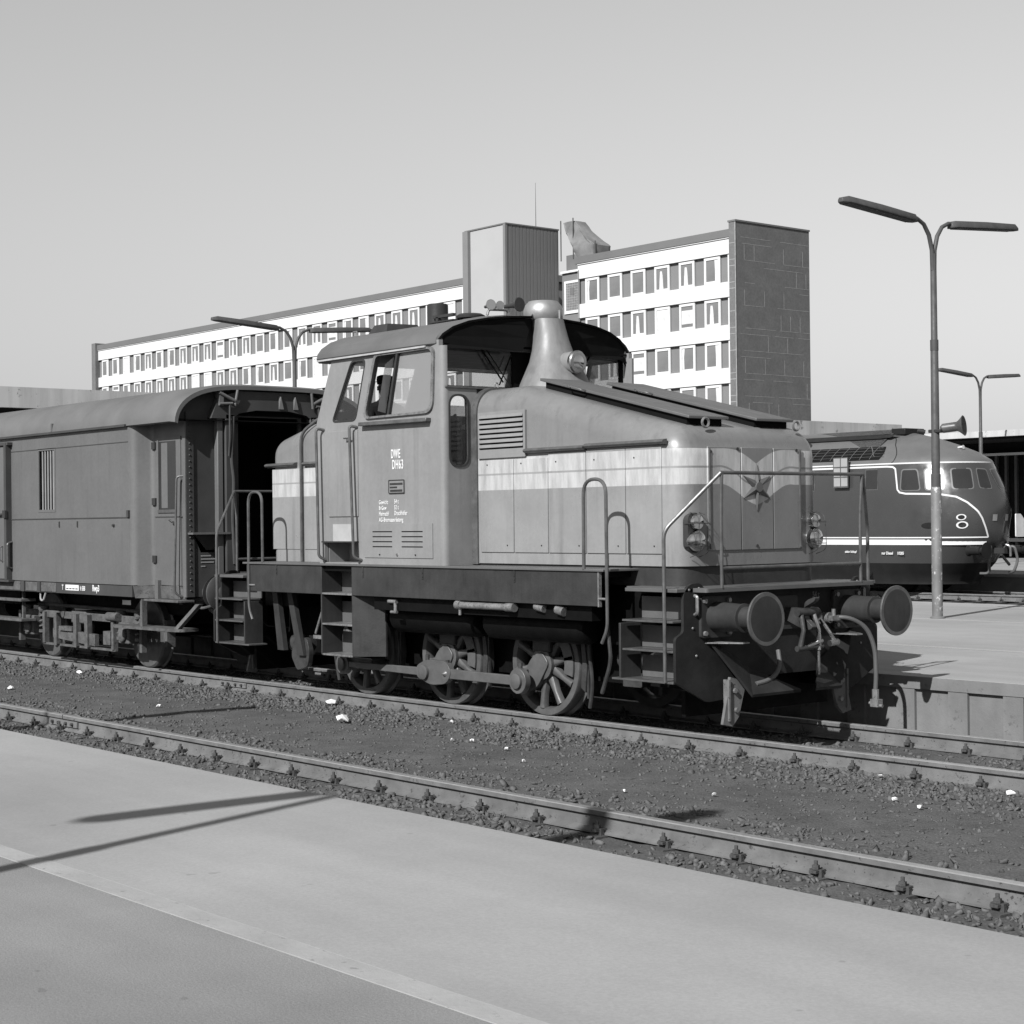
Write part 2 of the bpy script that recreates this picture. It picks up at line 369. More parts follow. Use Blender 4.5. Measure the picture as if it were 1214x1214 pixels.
# rails ---------------------------------------------------------------
PROF = [(-.0625,-.15),(.0625,-.15),(.0625,-.138),(.012,-.118),(.0085,-.045),(.035,-.036),(.036,-.006),(.030,0),(-.030,0),(-.036,-.006),(-.035,-.036),(-.0085,-.045),(-.012,-.118),(-.0625,-.138)]
def rail(parent, y, x0, x1):
    mb = MB(); mb.rings([[(x, y+a, b) for a, b in PROF] for x in (x0, x1)])
    o = mb.build('rail', 'rail', parent, 30); o.data.materials.append(M['railtop'])
    for p in o.data.polygons:
        if p.normal.z > .5 and p.center.z > -.01: p.material_index = 1
    return o
def clip_mesh():
    mb = MB(); mb.box(-.08, .08, -.17, .17, -.175, -.148)
    for s in (-1, 1):
        mb.box(-.05, .05, s*.07, s*.10, -.148, -.105); mb.box(-.03, .03, s*.03, s*.13, -.125, -.108)
        mb.cyl((0, s*.095, -.13), (0, s*.095, -.055), .013, n=6); mb.cyl((0, s*.095, -.105), (0, s*.095, -.08), .026, n=6)
    mb.v = [(x*.85, y*.92, z) for x, y, z in mb.v]
    return meshof(mb, 'rail_fastening', 'clip')
CLIP = clip_mesh()
SLM = meshof(MB().box(-.125, .125, -1.28, 1.28, -.30, -.172), 'sleeper', 'sleeper', 0)
def track(name, y, x0, x1, fx0=None, fx1=None):
    t = bpy.data.objects.new(name, None); COL.objects.link(t); t.location = (0, y, 0); tag(t, kind='structure')
    for s in (-1, 1): rail(t, y+s*.7535, x0, x1)
    if fx0 is not None:
        x = fx0
        while x < fx1:
            inst(SLM, 'sleeper', t, (x, y, 0), random.uniform(-.01, .01))
            for s in (-1, 1): inst(CLIP, 'rail_fastening', t, (x, y+s*.7535, random.uniform(-.003, .003)), random.uniform(-.06, .06))
            x += .612
    return t
track('track_of_the_locomotive', 0, -90, 13, -32.8, 8)
track('track_by_the_near_platform', -4.907, -60, 13, -9.48, 8)
track('track_behind_the_platform', 15.4, -90, 13)
track('track_of_the_railcar', 24.75, -90, 6, -32, -8)

# rail joints with fishplates
def joint(t, x, y):
    for s in (-1, 1):
        f = MB().hexa([(x-.31,y+s*.012,-.112),(x+.31,y+s*.012,-.112),(x+.31,y+s*.034,-.108),(x-.31,y+s*.034,-.108),(x-.31,y+s*.012,-.048),(x+.31,y+s*.012,-.048),(x+.31,y+s*.03,-.05),(x-.31,y+s*.03,-.05)]).build('fishplate', 'rail', t, 0)
        for dx in (-.22,-.08,.08,.22): MB().cyl((x+dx,y+s*.03,-.078),(x+dx,y+s*.058,-.078),.016,n=6).build('fishplate_bolt', 'clip', f)
    MB().box(x-.005, x+.005, y-.0365, y+.0365, -.04, .0008).build('joint_gap', 'dark', t, 0)
TL = [o for o in COL.objects if o.name == 'track_of_the_locomotive'][0]; TN = [o for o in COL.objects if o.name == 'track_by_the_near_platform'][0]
for x in (-8.9, 6.1): joint(TL, x, -.7535); joint(TL, x, .7535)
for x in (-6.46, 8.5): joint(TN, x, -4.907+.7535)

# platforms -----------------------------------------------------------
def slab(name, x0, x1, y0, y1, z0, z1, m, parent=None, bevel=0): return struct(name, MB().box(x0, x1, y0, y1, z0, z1), m, parent, 35, bevel)
pn = slab('near_platform', -70, 40, -30, -6.53, -.6, .36, 'platface')
slab('paving', -70, 40, -8.49, -6.50, .25, .379, 'plat', pn, .006)
slab('pale_strip', -70, 40, -8.61, -8.492, .25, .3815, 'platedge', pn)
slab('asphalt', -70, 40, -30, -8.612, .25, .3785, 'platasph', pn)
pf = slab('far_platform', -90, 20, 1.692, 13.7, -.6, .355, 'platface')
slab('coping', -90, 20, 1.65, 2.0, .262, .3755, 'platface', pf)
slab('coping_top', -90, 20, 1.651, 2.0, .376, .38, 'plat', pf)
slab('paving', -90, 20, 2.003, 4.78, .25, .3795, 'plat', pf)
slab('gutter', -90, 20, 4.783, 4.95, .25, .366, 'groove', pf)
slab('paving', -90, 20, 4.953, 9.4, .25, .3795, 'plat', pf)
slab('gutter', -90, 20, 9.403, 9.55, .25, .368, 'groove', pf)
slab('paving', -90, 20, 9.553, 13.36, .25, .3785, 'plat', pf)
slab('edge_strip', -90, 20, 13.363, 13.73, .25, .38, 'platedge', pf)
PIL = meshof(MB().box(-.107, .107, 1.658, 1.70, -.5, .261), 'pilaster', 'platface')
for i in range(-24, 16): inst(PIL, 'pilaster', pf, (.0625+.6015*i, 0, 0))
pb = slab('platform_beyond', -100, 30, 27.2, 60, -.6, .36, 'platface')
slab('paving', -100, 30, 27.18, 60, .3, .38, 'plat', pb)
# ================================================================== the shunting locomotive
LOCO = thing('shunting_locomotive', 'grey diesel shunting locomotive with centre cab, white side bands and a star on its nose', 'locomotive', (-4.6, 0, 0))
def L_(name, mb, m, parent=None, smooth=35, bevel=0): return mb.build(name, m, parent or LOCO, smooth, bevel)
# hood paint: body grey with two off-white bands that sweep down into the star on the nose
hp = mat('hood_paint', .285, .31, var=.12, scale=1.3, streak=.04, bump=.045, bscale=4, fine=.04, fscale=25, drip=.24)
def bands(N, Lk, co, c0):
    sp = N.new('ShaderNodeSeparateXYZ'); Lk.new(co, sp.inputs[0])
    def m_(op, a, b=None):
        q = N.new('ShaderNodeMath'); q.operation = op
        for i, x in enumerate((a, b)):
            if x is None: continue
            if isinstance(x, (int, float)): q.inputs[i].default_value = x
            else: Lk.new(x, q.inputs[i])
        return q.outputs[0]
    def curve(v, pts):          # piecewise curve over |y| 0..1
        c = N.new('ShaderNodeFloatCurve'); cc = c.mapping.curves[0]
        for i, (a, b) in enumerate(pts):
            if i < 2: cc.points[i].location = (a, b)
            else: cc.points.new(a, b)
        c.mapping.update(); Lk.new(v, c.inputs[1]); return c.outputs[0]
    ay = m_('ABSOLUTE', sp.outputs[1]); front = m_('GREATER_THAN', sp.outputs[0], -1.5)
    ay = m_('ADD', m_('MULTIPLY', ay, front), m_('SUBTRACT', 1, front)); z = m_('SUBTRACT', sp.outputs[2], 2.0)
    lo = curve(ay, [(0, .02), (1, .205), (.13, .065), (.26, .14), (.42, .205), (.55, .207)])
    hi = curve(ay, [(0, .40), (1, .53), (.12, .465), (.2, .50), (.3, .525), (.6, .53)])
    ln = curve(ay, [(0, .20), (1, .362), (.15, .24), (.28, .315), (.42, .365), (.6, .364)])
    sm = lambda a, b: m_('MULTIPLY', 1, m_('MINIMUM', m_('MAXIMUM', m_('MULTIPLY', m_('SUBTRACT', a, b), 300), 0), 1))
    mask = m_('MULTIPLY', sm(z, lo), sm(hi, z))
    gap = m_('GREATER_THAN', m_('ABSOLUTE', m_('SUBTRACT', z, ln)), .0095)
    mask = m_('MULTIPLY', mask, m_('ADD', m_('MULTIPLY', gap, .82), .18))
    # grime on the bands
    mp = N.new('ShaderNodeMapping'); mp.inputs['Scale'].default_value = (7, 7, 1.2); Lk.new(co, mp.inputs[0])
    n1 = N.new('ShaderNodeTexNoise'); n1.inputs['Scale'].default_value = 1.5; n1.inputs['Detail'].default_value = 7; n1.inputs['Roughness'].default_value = .7; Lk.new(mp.outputs[0], n1.inputs[0])
    mr = N.new('ShaderNodeMapRange'); Lk.new(n1.outputs[0], mr.inputs[0])
    for i, x in enumerate((.32, .66, .40, .24)): mr.inputs[i+1].default_value = x
    mx = N.new('ShaderNodeMix'); mx.data_type = 'FLOAT'; Lk.new(mask, mx.inputs[0])
    # the upper works are darker and sooty; nose colour darkened for its weaker light, with some grime
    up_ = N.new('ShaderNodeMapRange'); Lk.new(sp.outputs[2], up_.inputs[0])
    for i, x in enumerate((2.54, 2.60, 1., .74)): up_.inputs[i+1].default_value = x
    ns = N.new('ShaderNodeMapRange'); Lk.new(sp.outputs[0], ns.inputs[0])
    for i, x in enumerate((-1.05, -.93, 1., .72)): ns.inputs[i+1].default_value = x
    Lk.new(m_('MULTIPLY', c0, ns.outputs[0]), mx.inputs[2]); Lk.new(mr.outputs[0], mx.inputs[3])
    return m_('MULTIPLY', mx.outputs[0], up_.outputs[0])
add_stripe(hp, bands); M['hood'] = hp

def bevel_box(verts, faces, edges, off, name, m, parent, seg=8):
    me = bpy.data.meshes.new(name); me.from_pydata(verts, [], faces)
    bm = bmesh.new(); bm.from_mesh(me); bm.verts.ensure_lookup_table()
    es = [e for e in bm.edges if tuple(sorted((e.verts[0].index, e.verts[1].index))) in {tuple(sorted(q)) for q in edges}]
    bmesh.ops.bevel(bm, geom=es, offset=off, segments=seg, profile=.5, affect='EDGES', clamp_overlap=True)
    bmesh.ops.recalc_face_normals(bm, faces=bm.faces); bm.to_mesh(me); bm.free()
    return link(name, me, m, parent, 40)
# front hood: flat by the cab, then falling towards the nose
w = .95; z0 = 1.48
vv = [(-3.9,-w,z0),(-3.9,-w,3.23),(-3.2,-w,3.235),(-.92,-w,2.70),(-.92,-w,z0),(-3.9,w,z0),(-3.9,w,3.23),(-3.2,w,3.235),(-.92,w,2.70),(-.92,w,z0)]
ff = [(0,1,2,3,4),(5,9,8,7,6),(0,5,6,1),(1,6,7,2),(2,7,8,3),(3,8,9,4),(4,9,5,0)]
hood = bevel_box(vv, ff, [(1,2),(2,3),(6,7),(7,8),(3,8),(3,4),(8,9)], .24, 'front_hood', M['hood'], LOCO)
vr = [(-6.0,-w,1.46),(-6.0,-w,3.12),(-6.75,-w,3.09),(-7.74,-w,2.86),(-7.74,-w,1.46),(-6.0,w,1.46),(-6.0,w,3.12),(-6.75,w,3.09),(-7.74,w,2.86),(-7.74,w,1.46)]
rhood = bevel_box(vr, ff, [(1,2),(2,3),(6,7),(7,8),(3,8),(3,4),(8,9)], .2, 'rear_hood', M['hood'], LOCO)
# dark plinth under the front hood and footplates
L_('hood_plinth', MB().plate(rpoly([(-3.8,-.93),(-.95,-.93),(-.95,.93),(-3.8,.93)], [0,.26,.26,0], 8), [], 'XY', 1.305, .174), 'frame')
L_('footplate', MB().plate([(-7.66,-1.37),(-1.5,-1.37),(-1.5,-.96),(-1.46,.96),(-1.5,1.37),(-7.66,1.37)], [], 'XY', 1.437, .022), 'locodark', bevel=.004)
for i, (a, b) in enumerate(((-1.47, -.46), (-8.53, -7.5))):
    L_('end_platform', MB().plate(rpoly([(a,-1.13),(b,-1.13),(b,1.13),(a,1.13)], .04), [], 'XY', 1.268, .036), 'step', bevel=.006)
    ks = MB(); 
    if i == 0: ks.box(-1.26,-.62,-1.33,-1.132,1.27,1.302); ks.box(-1.26,-.62,1.132,1.33,1.27,1.302)
    else: ks.box(-8.37,-7.72,-1.33,-1.132,1.27,1.302); ks.box(-8.37,-7.72,1.132,1.33,1.27,1.302)
    L_('end_platform_side', ks, 'step', bevel=.004)
L_('main_frame', MB().box(-8.35,-.66,-.62,-.585,.36,1.27).box(-8.35,-.66,.585,.62,.36,1.27).box(-8.3,-.7,-.58,.58,.9,1.26).box(-7.6,-6.9,-1.1,1.1,.95,1.25).box(-2.0,-1.5,-.9,.9,.75,1.25), 'black')
L_('gear_casing', MB().box(-5.6,-3.3,-.5,.5,.3,.9).box(-7.3,-6.4,-.55,.55,.4,.9), 'black')
# valances
for s in (-1, 1):
    for a, b in ((-7.6,-6.05), (-5.46,-1.59)):
        v = L_('side_valance', MB().box(a, b, s*1.352, s*1.328, 1.125, 1.4365), 'frame', bevel=.004)
    for xx in (-6.95,-5.25,-4.2,-2.75):
        L_('bracket_bolt', MB().cyl((xx,s*1.35,1.385),(xx,s*1.362,1.385),.012,n=8).cyl((xx,s*1.35,1.345),(xx,s*1.362,1.345),.012,n=8).box(xx-.012,xx+.012,s*1.351,s*1.358,1.32,1.43), 'frame', v)
    L_('valance_end_strip', MB().box(-1.588,-1.572,s*1.356,s*1.32,1.122,1.436), 'edge', v)
    L_('deck_underside', MB().box(-7.55,-1.6,s*1.32,s*.63,1.38,1.43), 'black'); L_('added_tank', MB().lathe([(0,.05),(.03,.13),(.08,.16),(1.4,.16),(1.45,.13),(1.48,.05)], (-5.12,s*1.0,.90), (1,0,0), 22), 'black'); L_('added_tank', MB().lathe([(0,.05),(.03,.13),(.08,.16),(1.45,.16),(1.5,.13),(1.53,.05)], (-3.55,s*1.0,.90), (1,0,0), 22), 'black'); L_('shade_beam', MB().box(-5.15,-1.75,s*1.28,s*1.15,.985,1.2), 'black')  # tanks and beam behind the valance added to hide and shade the upper wheels

# hood side doors, louvres, rain strips ------------------------------------------------
def seam_panel(name, x0, x1, z0_, z1_, s, m='hood', parent=None, th=.012):
    return L_(name, MB().box(x0+.006, x1-.006, s*.945, s*(.95+th), z0_, z1_), m, parent, bevel=.004)
for s in (-1, 1):
    for a, b in ((-3.745,-3.22),(-3.22,-2.705),(-2.705,-2.165),(-2.165,-1.63),(-1.63,-1.16)):
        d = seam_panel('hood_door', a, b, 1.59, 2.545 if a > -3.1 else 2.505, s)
        L_('door_catch', MB().cyl((a+.12,s*.962,2.46),(a+.12,s*.968,2.46),.007,n=8).cyl((b-.1,s*.962,1.66),(b-.1,s*.968,1.66),.007,n=8), 'frame', d)
    lv = MB(); holes = [[(-3.735,z),(-3.055,z),(-3.055,z+.016),(-3.735,z+.016)] for z in [2.612+.049*i for i in range(7)]]
    lv.plate(rpoly([(-3.76,2.525),(-3.025,2.525),(-3.025,2.985),(-3.76,2.985)], .01), holes, 'XZ', s*.953 if s > 0 else -.972, .019)
    lo = L_('louvre_panel', lv, 'loco', smooth=20)
    L_('louvre_backing', MB().box(-3.75,-3.04,s*.9505,s*.9515,2.54,2.975), 'dark', lo)
    for i in range(7):
        z = 2.612+.049*i
        L_('slat', MB().hexa([(-3.735,s*.973,z+.03),(-3.055,s*.973,z+.03),(-3.055,s*.973,z+.049),(-3.735,s*.973,z+.049),(-3.735,s*.9735,z+.03),(-3.055,s*.9735,z+.03),(-3.055,s*.982,z+.018),(-3.735,s*.982,z+.018)]), 'loco', lo, smooth=0)
    for a, b, zz in ((-3.02,-2.16,2.578),(-2.15,-1.10,2.59),(-7.75,-7.12,2.578),(-6.95,-6.2,2.576)):
        rs_ = MB(); rs_.rings([[(x, s*(.948+.062*math.cos(t)), zz+.026*math.sin(t)) for t in [math.pi*(-.5+k/8) for k in range(9)]] for x in (a, b)])
        L_('rain_strip', rs_, 'handrail')
    for a, b in ((-7.66,-7.02),(-6.98,-6.3)): seam_panel('hood_door', a, b, 1.60, 2.535, s, th=.008)
    vl = MB(); vl.plate([(-6.66,1.63),(-6.52,1.63),(-6.52,2.06),(-6.66,2.06)], [[(-6.63,1.66+.053*i),(-6.55,1.66+.053*i),(-6.55,1.685+.053*i),(-6.63,1.685+.053*i)] for i in range(7)], 'XZ', s*.96 if s > 0 else -.968, .008)
    L_('vent_grid', vl, 'loco', smooth=0); L_('vent_backing', MB().box(-6.65,-6.53,s*.9585,s*.9595,1.64,2.05), 'dark')
    # vertical pipe by the rear hood and small hoops
    L_('vertical_pipe', MB().tube(arc3([(-7.0,s*.98,1.46),(-7.0,s*.98,2.93),(-6.72,s*.9,3.1),(-6.4,s*.8,3.16)], .12), .018), 'handrail')
# moulding where the hood meets the cab
def hood_section(x, off, zt, r_=.24):
    pts = [(-.95-off, 1.47)]
    for j in range(9):
        a = math.pi*j/16; pts.append((-.95-off+(r_+off)*(1-math.cos(a)), zt-r_+(r_+off)*math.sin(a)))
    pts += [(-p[0], p[1]) for p in reversed(pts)]
    return [(x, y, z) for y, z in pts]
mo = MB(); o1 = hood_section(-3.87, .03, 3.235); i1 = hood_section(-3.87, -.03, 3.235); o2 = hood_section(-3.785, .018, 3.235); i2 = hood_section(-3.785, -.03, 3.235)
k = len(o1); mo.add(o1+i1+o2+i2, [(j, j+1, k+j+1, k+j) for j in range(k-1)]+[(2*k+j+1, 2*k+j, 3*k+j, 3*k+j+1) for j in range(k-1)]+[(j+1, j, 2*k+j, 2*k+j+1) for j in range(k-1)])
L_('hood_moulding', mo, 'handrail')
# nose doors and star
nd = []
for a, b in ((-.632,-.207),(-.195,.225),(.237,.632)):
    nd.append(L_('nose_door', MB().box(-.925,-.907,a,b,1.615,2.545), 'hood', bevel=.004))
for y, z in ((-.6,2.50),(-.25,2.53),(.55,2.53),(.0,1.65)): L_('door_catch', MB().cyl((-.907,y,z),(-.898,y,z),.014,n=8), 'frame', nd[0])
L_('nose_door_strip', MB().box(-.907,-.89,.585,.6,1.63,2.53), 'handrail', nd[2]); L_('nose_door_strip', MB().box(-.907,-.895,-.62,-.608,1.63,2.53), 'handrail', nd[0])
st = MB(); sc_ = (-.87, .0, 2.185); tips = []
for i in range(6):
    a = math.pi/2+i*math.pi/3; rr = .215 if i in (0, 3) else .205; ww = .034 if i in (0, 3) else .046
    ctr = (sc_[0], 0, sc_[2]); tip = (-.898, rr*math.cos(a), sc_[2]+rr*math.sin(a))
    n1 = a+math.pi/2; base_l = (-.898, ww*math.cos(a+.75), sc_[2]+ww*1.35*math.sin(a+.75)); base_r = (-.898, ww*math.cos(a-.75), sc_[2]+ww*1.35*math.sin(a-.75))
    st.add([ctr, tip, base_l, base_r, (-.906, tip[1], tip[2]), (-.906, base_l[1], base_l[2]), (-.906, base_r[1], base_r[2])], [(0,2,1),(0,1,3),(1,2,5,4),(3,1,4,6)])
L_('star_emblem', st, 'locodark', smooth=0)
L_('star_ring', MB().plate(circ(0, 2.185, .045, 16), [], 'YZ', -.885, .02), 'locodark', smooth=0)
# nose lamps: a small lamp over a large one in a rounded recess with a wire guard
for s in (-1, 1):
    y = s*.79
    rc = L_('lamp_recess', MB().plate(rrect(y-.085, 1.60, y+.085, 1.955, .085, 8), [], 'YZ', -.99, .065), 'frame')
    L_('marker_lamp', MB().lathe([(0,.062),(.05,.070),(.07,.063),(.085,.0)], (-.945,y,1.872), (1,0,0), 20), 'chrome')
    L_('headlamp', MB().lathe([(0,.085),(.045,.097),(.07,.092),(.095,.065),(.105,0)], (-.945,y,1.705), (1,0,0), 24), 'chrome')
    wg = MB()
    for dy in (-.055, .055): wg.tube(arc3([(-.93,y+dy,1.96),(-.82,y+dy,1.93),(-.80,y+dy,1.6),(-.93,y+dy,1.56)], .06, 4), .0032, 5)
    for zz in (1.66, 1.86): wg.tube(arc3([(-.96,y-.1,zz),(-.80,y-.085,zz),(-.80,y+.085,zz),(-.96,y+.1,zz)], .06, 4), .0032, 5)
    L_('lamp_guard', wg, 'frame', rc)
# sloping covers on the hood top
for y0, y1 in ((-.70,-.18), (.19,.71)):
    def zc(x): return 3.30+(x+3.09)*(2.83-3.30)/(2.02)
    a, b = -3.11, -1.07; cv = MB(); t = .028
    cv.hexa([(a,y0,zc(a)-t),(b,y0,zc(b)-t),(b,y1,zc(b)-t),(a,y1,zc(a)-t),(a,y0,zc(a)),(b,y0,zc(b)),(b,y1,zc(b)),(a,y1,zc(a))])
    c_ = L_('hood_cover', cv, 'locodark', bevel=.006)
    a2, b2 = a+.05, b-.06; L_('cover_gap_fill', MB().hexa([(a2,y0+.035,zc(a2)-.14),(b2,y0+.035,zc(b2)-.14),(b2,y1-.035,zc(b2)-.14),(a2,y1-.035,zc(a2)-.14),(a2,y0+.035,zc(a2)-t-.002),(b2,y0+.035,zc(b2)-t-.002),(b2,y1-.035,zc(b2)-t-.002),(a2,y1-.035,zc(a2)-t-.002)]), 'matt_black', c_, smooth=0)  # black block put in for the shaded gap under the cover
    hx = -2.55; L_('cover_handle', MB().tube(arc3([(hx-.11,y0-.002,zc(hx-.11)-.01),(hx-.09,y0-.06,zc(hx-.09)+.0),(hx+.09,y0-.06,zc(hx+.09)),(hx+.11,y0-.002,zc(hx+.11)-.01)], .04), .009), 'bright', c_)
for y in (-.56, .66): L_('lifting_eye', MB().rings([[(-1.0+.012*math.cos(b), y+(.042+.012*math.sin(b))*math.cos(a), 2.765+(.042+.012*math.sin(b))*math.sin(a)) for b in [2*math.pi*q/6 for q in range(6)]] for a in [2*math.pi*i/14 for i in range(14)]], closed=True), 'edge')
# exhaust fairing, cap and headlight
ch = MB(); rg = []
for z, r_, x in ((3.10,.46,-3.67),(3.22,.415,-3.675),(3.31,.38,-3.68),(3.38,.345,-3.685),(3.44,.315,-3.69),(3.54,.265,-3.70),(3.66,.222,-3.72),(3.77,.195,-3.74),(3.88,.178,-3.76),(3.99,.17,-3.79)):
    rg.append([(x+r_*.92*math.cos(2*math.pi*j/32), r_*math.sin(2*math.pi*j/32), z) for j in range(32)])
ch.rings(rg); L_('exhaust_fairing', ch, 'sootpaint', smooth=60)
L_('fairing_foot', MB().box(-3.4,-3.11,-.34,.34,3.12,3.24), 'matt_black')
cap = L_('exhaust_cap', MB().lathe([(0,.19),(.02,.205),(.1,.208),(.15,.195),(.185,.165),(.20,.15),(.19,.135),(.05,.13)], (-3.86,0,3.985), (0,0,1), 32), M['bright'] if False else mat('galvanised_cap', .42, .42, metal=.55, var=.2, scale=5))
for a in (.2, 2.3): L_('cap_bolt', MB().cyl((-3.86+.21*math.cos(a), .21*math.sin(a), 3.99),(-3.86+.21*math.cos(a), .21*math.sin(a), 4.08),.012,n=6), 'bright', cap)
hl = L_('top_headlight', MB().lathe([(0,.05),(.03,.085),(.07,.105),(.17,.112),(.235,.108),(.24,.095)], (-3.57,0,3.525), (1,0,-.05), 28), 'loco')
L_('headlight_rim', MB().lathe([(0,.118),(.03,.12),(.045,.108),(.046,.09)], (-3.36,0,3.515), (1,0,-.05), 28), 'bright', hl)
L_('headlight_lens', MB().lathe([(0,.098),(.012,.07),(.018,0)], (-3.325,0,3.513), (1,0,-.05), 28), 'chrome', hl)
L_('headlight_foot', MB().cyl((-3.46,0,3.42),(-3.46,0,3.30),.03,n=10), 'matt_black', hl)

# ------------------------------------------------------------------ cab
T = .05
rw = rpoly([(-5.83,2.99),(-5.385,2.99),(-5.19,3.615),(-5.45,3.62)], .07)
fwn = rpoly([(-5.216,2.994),(-4.02,3.0),(-3.985,3.653),(-5.0,3.652)], [.09,.13,.09,.06])
notch = [(-6.0,1.475),(-5.36,1.475),(-5.36,1.695),(-6.0,1.69)]
outl = [(-6.10,1.46),(-3.92,1.46),(-3.92,3.72),(-5.80,3.72),(-6.13,3.0)]
def xr(z): return -6.13+(max(z, 3.0)-3.0)*.33/.72
for s in (-1, 1):
    y = -1.33 if s < 0 else 1.33-T
    sw = L_('cab_side', MB().plate(outl, [rw, fwn, notch], 'XZ', y, T), 'loco', smooth=20)
    yo = s*1.33
    L_('step_recess', MB().box(-6.0,-5.36,s*1.30,s*1.0,1.46,1.474).box(-6.0,-5.36,s*1.02,s*1.0,1.474,1.70).box(-6.0,-5.36,s*1.02,s*1.28,1.70,1.715).box(-5.99,-5.98,s*1.02,s*1.28,1.47,1.7).box(-5.375,-5.365,s*1.02,s*1.28,1.47,1.7), 'loco', sw)
    # window frames
    def frame(pts, wd_, m='edge', th=.025, parent=sw):
        c = Vector((sum(p[0] for p in pts)/len(pts), sum(p[1] for p in pts)/len(pts)))
        inn = [tuple(Vector(p)+(c-Vector(p)).normalized()*wd_) for p in pts]; out_ = [tuple(Vector(p)-(c-Vector(p)).normalized()*.012) for p in pts]
        return L_('window_frame', MB().plate(out_, [inn], 'XZ', (yo-th if s < 0 else yo), th), m, parent, smooth=25)
    frame(fwn, .028); frame(rw, .012, 'frame', .006)
    # glass: rear light, open front half, dusty sliding half
    L_('window_pane', MB().sheet(rw, 'XZ', s*1.31), 'clear', sw, smooth=0)
    L_('window_pane', MB().sheet([(-4.775,3.0),(-4.03,3.005),(-3.99,3.65),(-4.60,3.65)], 'XZ', s*1.315), 'hazy', sw, smooth=0)
    L_('sash_bar', MB().hexa([(-4.80,s*1.35,2.99),(-4.765,s*1.35,2.99),(-4.765,s*1.31,2.99),(-4.80,s*1.31,2.99),(-4.62,s*1.35,3.645),(-4.588,s*1.35,3.645),(-4.588,s*1.31,3.645),(-4.62,s*1.31,3.645)]), 'frame', sw, smooth=0)
    L_('wind_deflector', MB().add([(-4.80,s*1.36,3.03),(-4.80,s*1.46,3.05),(-4.66,s*1.46,3.52),(-4.64,s*1.36,3.60)], [(0,1,2,3)]), 'hazy', sw, smooth=0)
    L_('window_ledge', MB().hexa([(-5.25,s*1.33,2.915),(-4.06,s*1.33,2.905),(-4.06,s*1.40,2.905),(-5.25,s*1.40,2.915),(-5.25,s*1.33,2.955),(-4.06,s*1.33,2.945),(-4.06,s*1.395,2.945),(-5.25,s*1.395,2.955)]), 'handrail', sw, bevel=.006)
    dr = L_('cab_door', MB().box(-5.9,-5.345,s*1.325,s*1.342,1.965,2.885), 'loco', sw, bevel=.004)
    L_('door_handle', MB().tube([(-5.53,s*1.34,2.80),(-5.53,s*1.385,2.80),(-5.42,s*1.385,2.80)], .01, 6), 'bright', dr)
    L_('kick_plate', MB().box(-5.83,-5.47,s*1.331,s*1.336,1.70,1.885), mat('pale_kick_plate', .42, .6, var=.12, scale=6) if s < 0 else 'seat', sw)
    L_('door_sill', MB().box(-6.02,-5.35,s*1.33,s*1.36,1.688,1.702), 'frame', sw)
    mt = MB(); hs = []
    for x0, x1 in ((-5.088,-4.736),(-4.573,-4.209)):
        for i in range(4): hs.append([(x0,1.640+.052*i),(x1,1.640+.052*i),(x1,1.652+.052*i),(x0,1.652+.052*i)])
    mt.plate([(-5.24,1.532),(-4.045,1.532),(-4.045,1.884),(-5.24,1.884)], hs, 'XZ', (-1.339 if s < 0 else 1.3301), .0089)
    vp = L_('vent_plate', mt, 'loco', sw, smooth=0); L_('vent_backing', MB().box(-5.2,-4.1,s*1.3303,s*1.3306,1.6,1.83), 'dark', sw)
    for x in (-4.955,-4.645,-4.33): L_('plate_bolt', MB().cyl((x,s*1.338,1.565),(x,s*1.35,1.565),.014 if x == -4.645 else .007,n=10), 'bright' if x == -4.645 else 'frame', sw)
    for x0, x1, z1_ in ((-6.04,-6.0,2.93),(-5.405,-5.335,2.93)):
        L_('grab_rail', MB().tube(arc3([(x0+.05,s*1.33,z1_-.02),(x0+.01,s*1.41,z1_),(x1,s*1.41,1.53),(x1+.04,s*1.33,1.50)], .05), .016), 'handrail', sw)
    # rounded front corner post
    cp = MB(); cx, cy = -3.92, s*1.27
    prof = [(cx+.06*math.sin(a), cy+s*.06*math.cos(a)) for a in [math.pi/2*j/8 for j in range(9)]]+[(cx,s*1.272)]
    cp.rings([[(x, y_, z) for x, y_ in prof] for z in (1.46, 3.66)]); L_('cab_corner', cp, 'loco')
    # lower front wall beside the hood, with its tall rounded window
    ya, yb = (-1.27, -.9) if s < 0 else (.9, 1.27)
    tw = rrect(*((-1.255, 2.45, -1.01, 3.17) if s < 0 else (1.01, 2.45, 1.255, 3.17)), .115, 7)
    lw = L_('cab_front_lower', MB().plate([(ya,1.46),(yb,1.46),(yb,3.25),(ya,3.25)], [tw], 'YZ', -3.90, .04), 'loco')
    L_('window_pane', MB().sheet(tw, 'YZ', -3.885), 'clear', lw, smooth=0)
    cy_, cz_ = sum(p[0] for p in tw)/len(tw), 2.81
    inn = [(cy_+(p[0]-cy_)*.9, cz_+(p[1]-cz_)*.966) for p in tw]; ou = [(cy_+(p[0]-cy_)*1.06, cz_+(p[1]-cz_)*1.022) for p in tw]
    L_('window_seal', MB().plate(ou, [inn], 'YZ', -3.868, .016), 'frame', lw)
